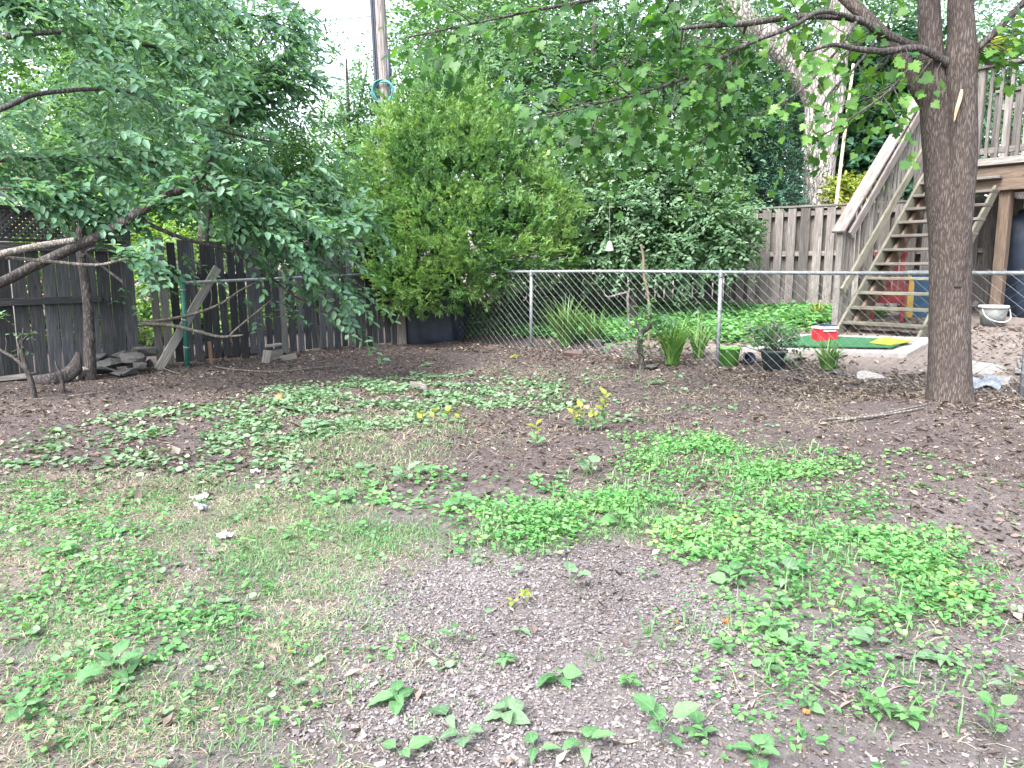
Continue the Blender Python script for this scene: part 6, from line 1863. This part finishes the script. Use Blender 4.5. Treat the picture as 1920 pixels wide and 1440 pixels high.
# ------------------------------------------------------------------ litter and sticks on the lawn
def crumple(px, py, sx, sy, mat, label, cat, seed, name='paper_scrap', h=.03):
    r = np.random.default_rng(seed)
    b = gp(px, py)
    bm_ = bmesh.new(); bmesh.ops.create_grid(bm_, x_segments=7, y_segments=7, size=.5)
    for v in bm_.verts:
        x_, y_ = v.co.x, v.co.y
        k_ = 1 + .3 * math.sin(math.atan2(y_, x_) * 3 + seed)
        v.co = Vector((x_ * sx * k_, y_ * sy * k_, h * (vnoise(x_ * 5 + seed, y_ * 5, .8, seed % 7)) + r.normal(0, h * .08)))
    bmesh.ops.solidify(bm_, geom=bm_.faces[:], thickness=.004)
    m_ = bpy.data.meshes.new(name); bm_.to_mesh(m_); bm_.free()
    return tag(link(name, m_, mat, None, Matrix.Translation(b + Vector((0, 0, .012))) @ Matrix.Rotation(r.uniform(0, 3), 4, 'Z')), label, cat)
crumple(378, 940, .07, .05, M['paper'], 'upper torn scrap of white paper on the left lawn', 'paper', 1)
crumple(376, 958, .10, .03, M['bag'], 'lower bluish-white paper strip on the left lawn', 'paper', 2)
crumple(422, 1012, .06, .035, M['paper'], 'small curled white scrap below the torn paper', 'paper', 3)
crumple(480, 890, .04, .04, M['paper'], 'small white scrap among grass above the torn paper', 'paper', 4)
crumple(941, 955, .05, .05, M['bag'], 'little bluish scrap beside the middle burdock seedling', 'paper', 5)
crumple(1782, 1123, .06, .03, M['yellow_pl'], 'bright yellow fallen leaf on the bright green patch', 'leaf', 6, 'fallen_leaf', .015)
crumple(1362, 1172, .022, .014, M['orange'], 'orange fallen leaf at the right of the chip patch', 'leaf', 7, 'fallen_leaf', .015)
crumple(1268, 1172, .014, .010, M['orange'], 'tiny orange leaf bit inside the chip patch', 'leaf', 8, 'fallen_leaf', .012)
crumple(545, 1228, .018, .012, M['orange'], 'orange leaf bit in the lower left lawn', 'leaf', 9, 'fallen_leaf', .012)
crumple(1510, 1343, .018, .012, M['orange'], 'orange leaf bit beside the small tuft at lower right', 'leaf', 10, 'fallen_leaf', .012)
ob_ = gp(524, 752)
rock('windfall_fruit', ob_ + Vector((0, 0, .03)), (.075, .072, .068), M['orange'], 'small orange windfall fruit lying at the lawn edge', 'fruit', None, 90)
tag(beam('wood_chip_plank', gp(770, 728) + Vector((0, 0, .05)), gp(800, 736) + Vector((0, 0, .05)), .06, .02, M['deck'], None, (0, 0, 1)), 'pale piece of wood lying in the bluish ground cover', 'wood')
sticks = [([(405, 690), (440, 697), (520, 699), (600, 693), (650, 688)], .010, 'long thin stick curving over the dark soil by the fence'),
          ([(300, 690), (330, 703), (345, 700), (362, 680)], .008, 'curved twig lying at the foot of the leaning plank'),
          ([(1550, 790), (1640, 787), (1735, 768)], .012, 'pale stick lying left of the maple foot'),
          ([(1560, 795), (1680, 776), (1740, 760)], .008, 'thinner stick behind the pale one at the maple foot'),
          ([(1010, 893), (1040, 900), (1060, 902)], .007, 'short pale stick at the left tip of the bright patch'),
          ([(1150, 778), (1200, 784), (1290, 778)], .006, 'thin twig on the soil right of the young shrub'),
          ([(130, 745), (200, 738), (240, 728)], .007, 'thin pale twig on the soil below the old log'),
          ([(770, 1200), (800, 1225), (850, 1255)], .004, 'thin dark twig across the left of the chip patch'),
          ([(1040, 1375), (1100, 1388), (1180, 1402)], .004, 'thin pale stem lying at the bottom centre'),
          ([(1500, 1280), (1540, 1300), (1600, 1330)], .004, 'thin twig lying among the tufts at lower right'),
          ([(1640, 1210), (1700, 1180), (1745, 1165)], .004, 'twig lying on bare soil at the right'),
          ([(1880, 1150), (1905, 1158), (1930, 1165)], .018, 'reddish root showing at the right edge of the bright patch')]
for pts, r_w, lb in sticks:
    mb = organic_tube(([gp(x, y) + Vector((0, 0, r_w + .006 + .012 * (i % 2))) for i, (x, y) in enumerate(pts)], [r_w, *([r_w * .9] * (len(pts) - 2)), r_w * .5]), 6, 5, .08, len(pts))
    tag(mb.build('fallen_stick', M['bark_twig'], None, True), lb, 'stick')
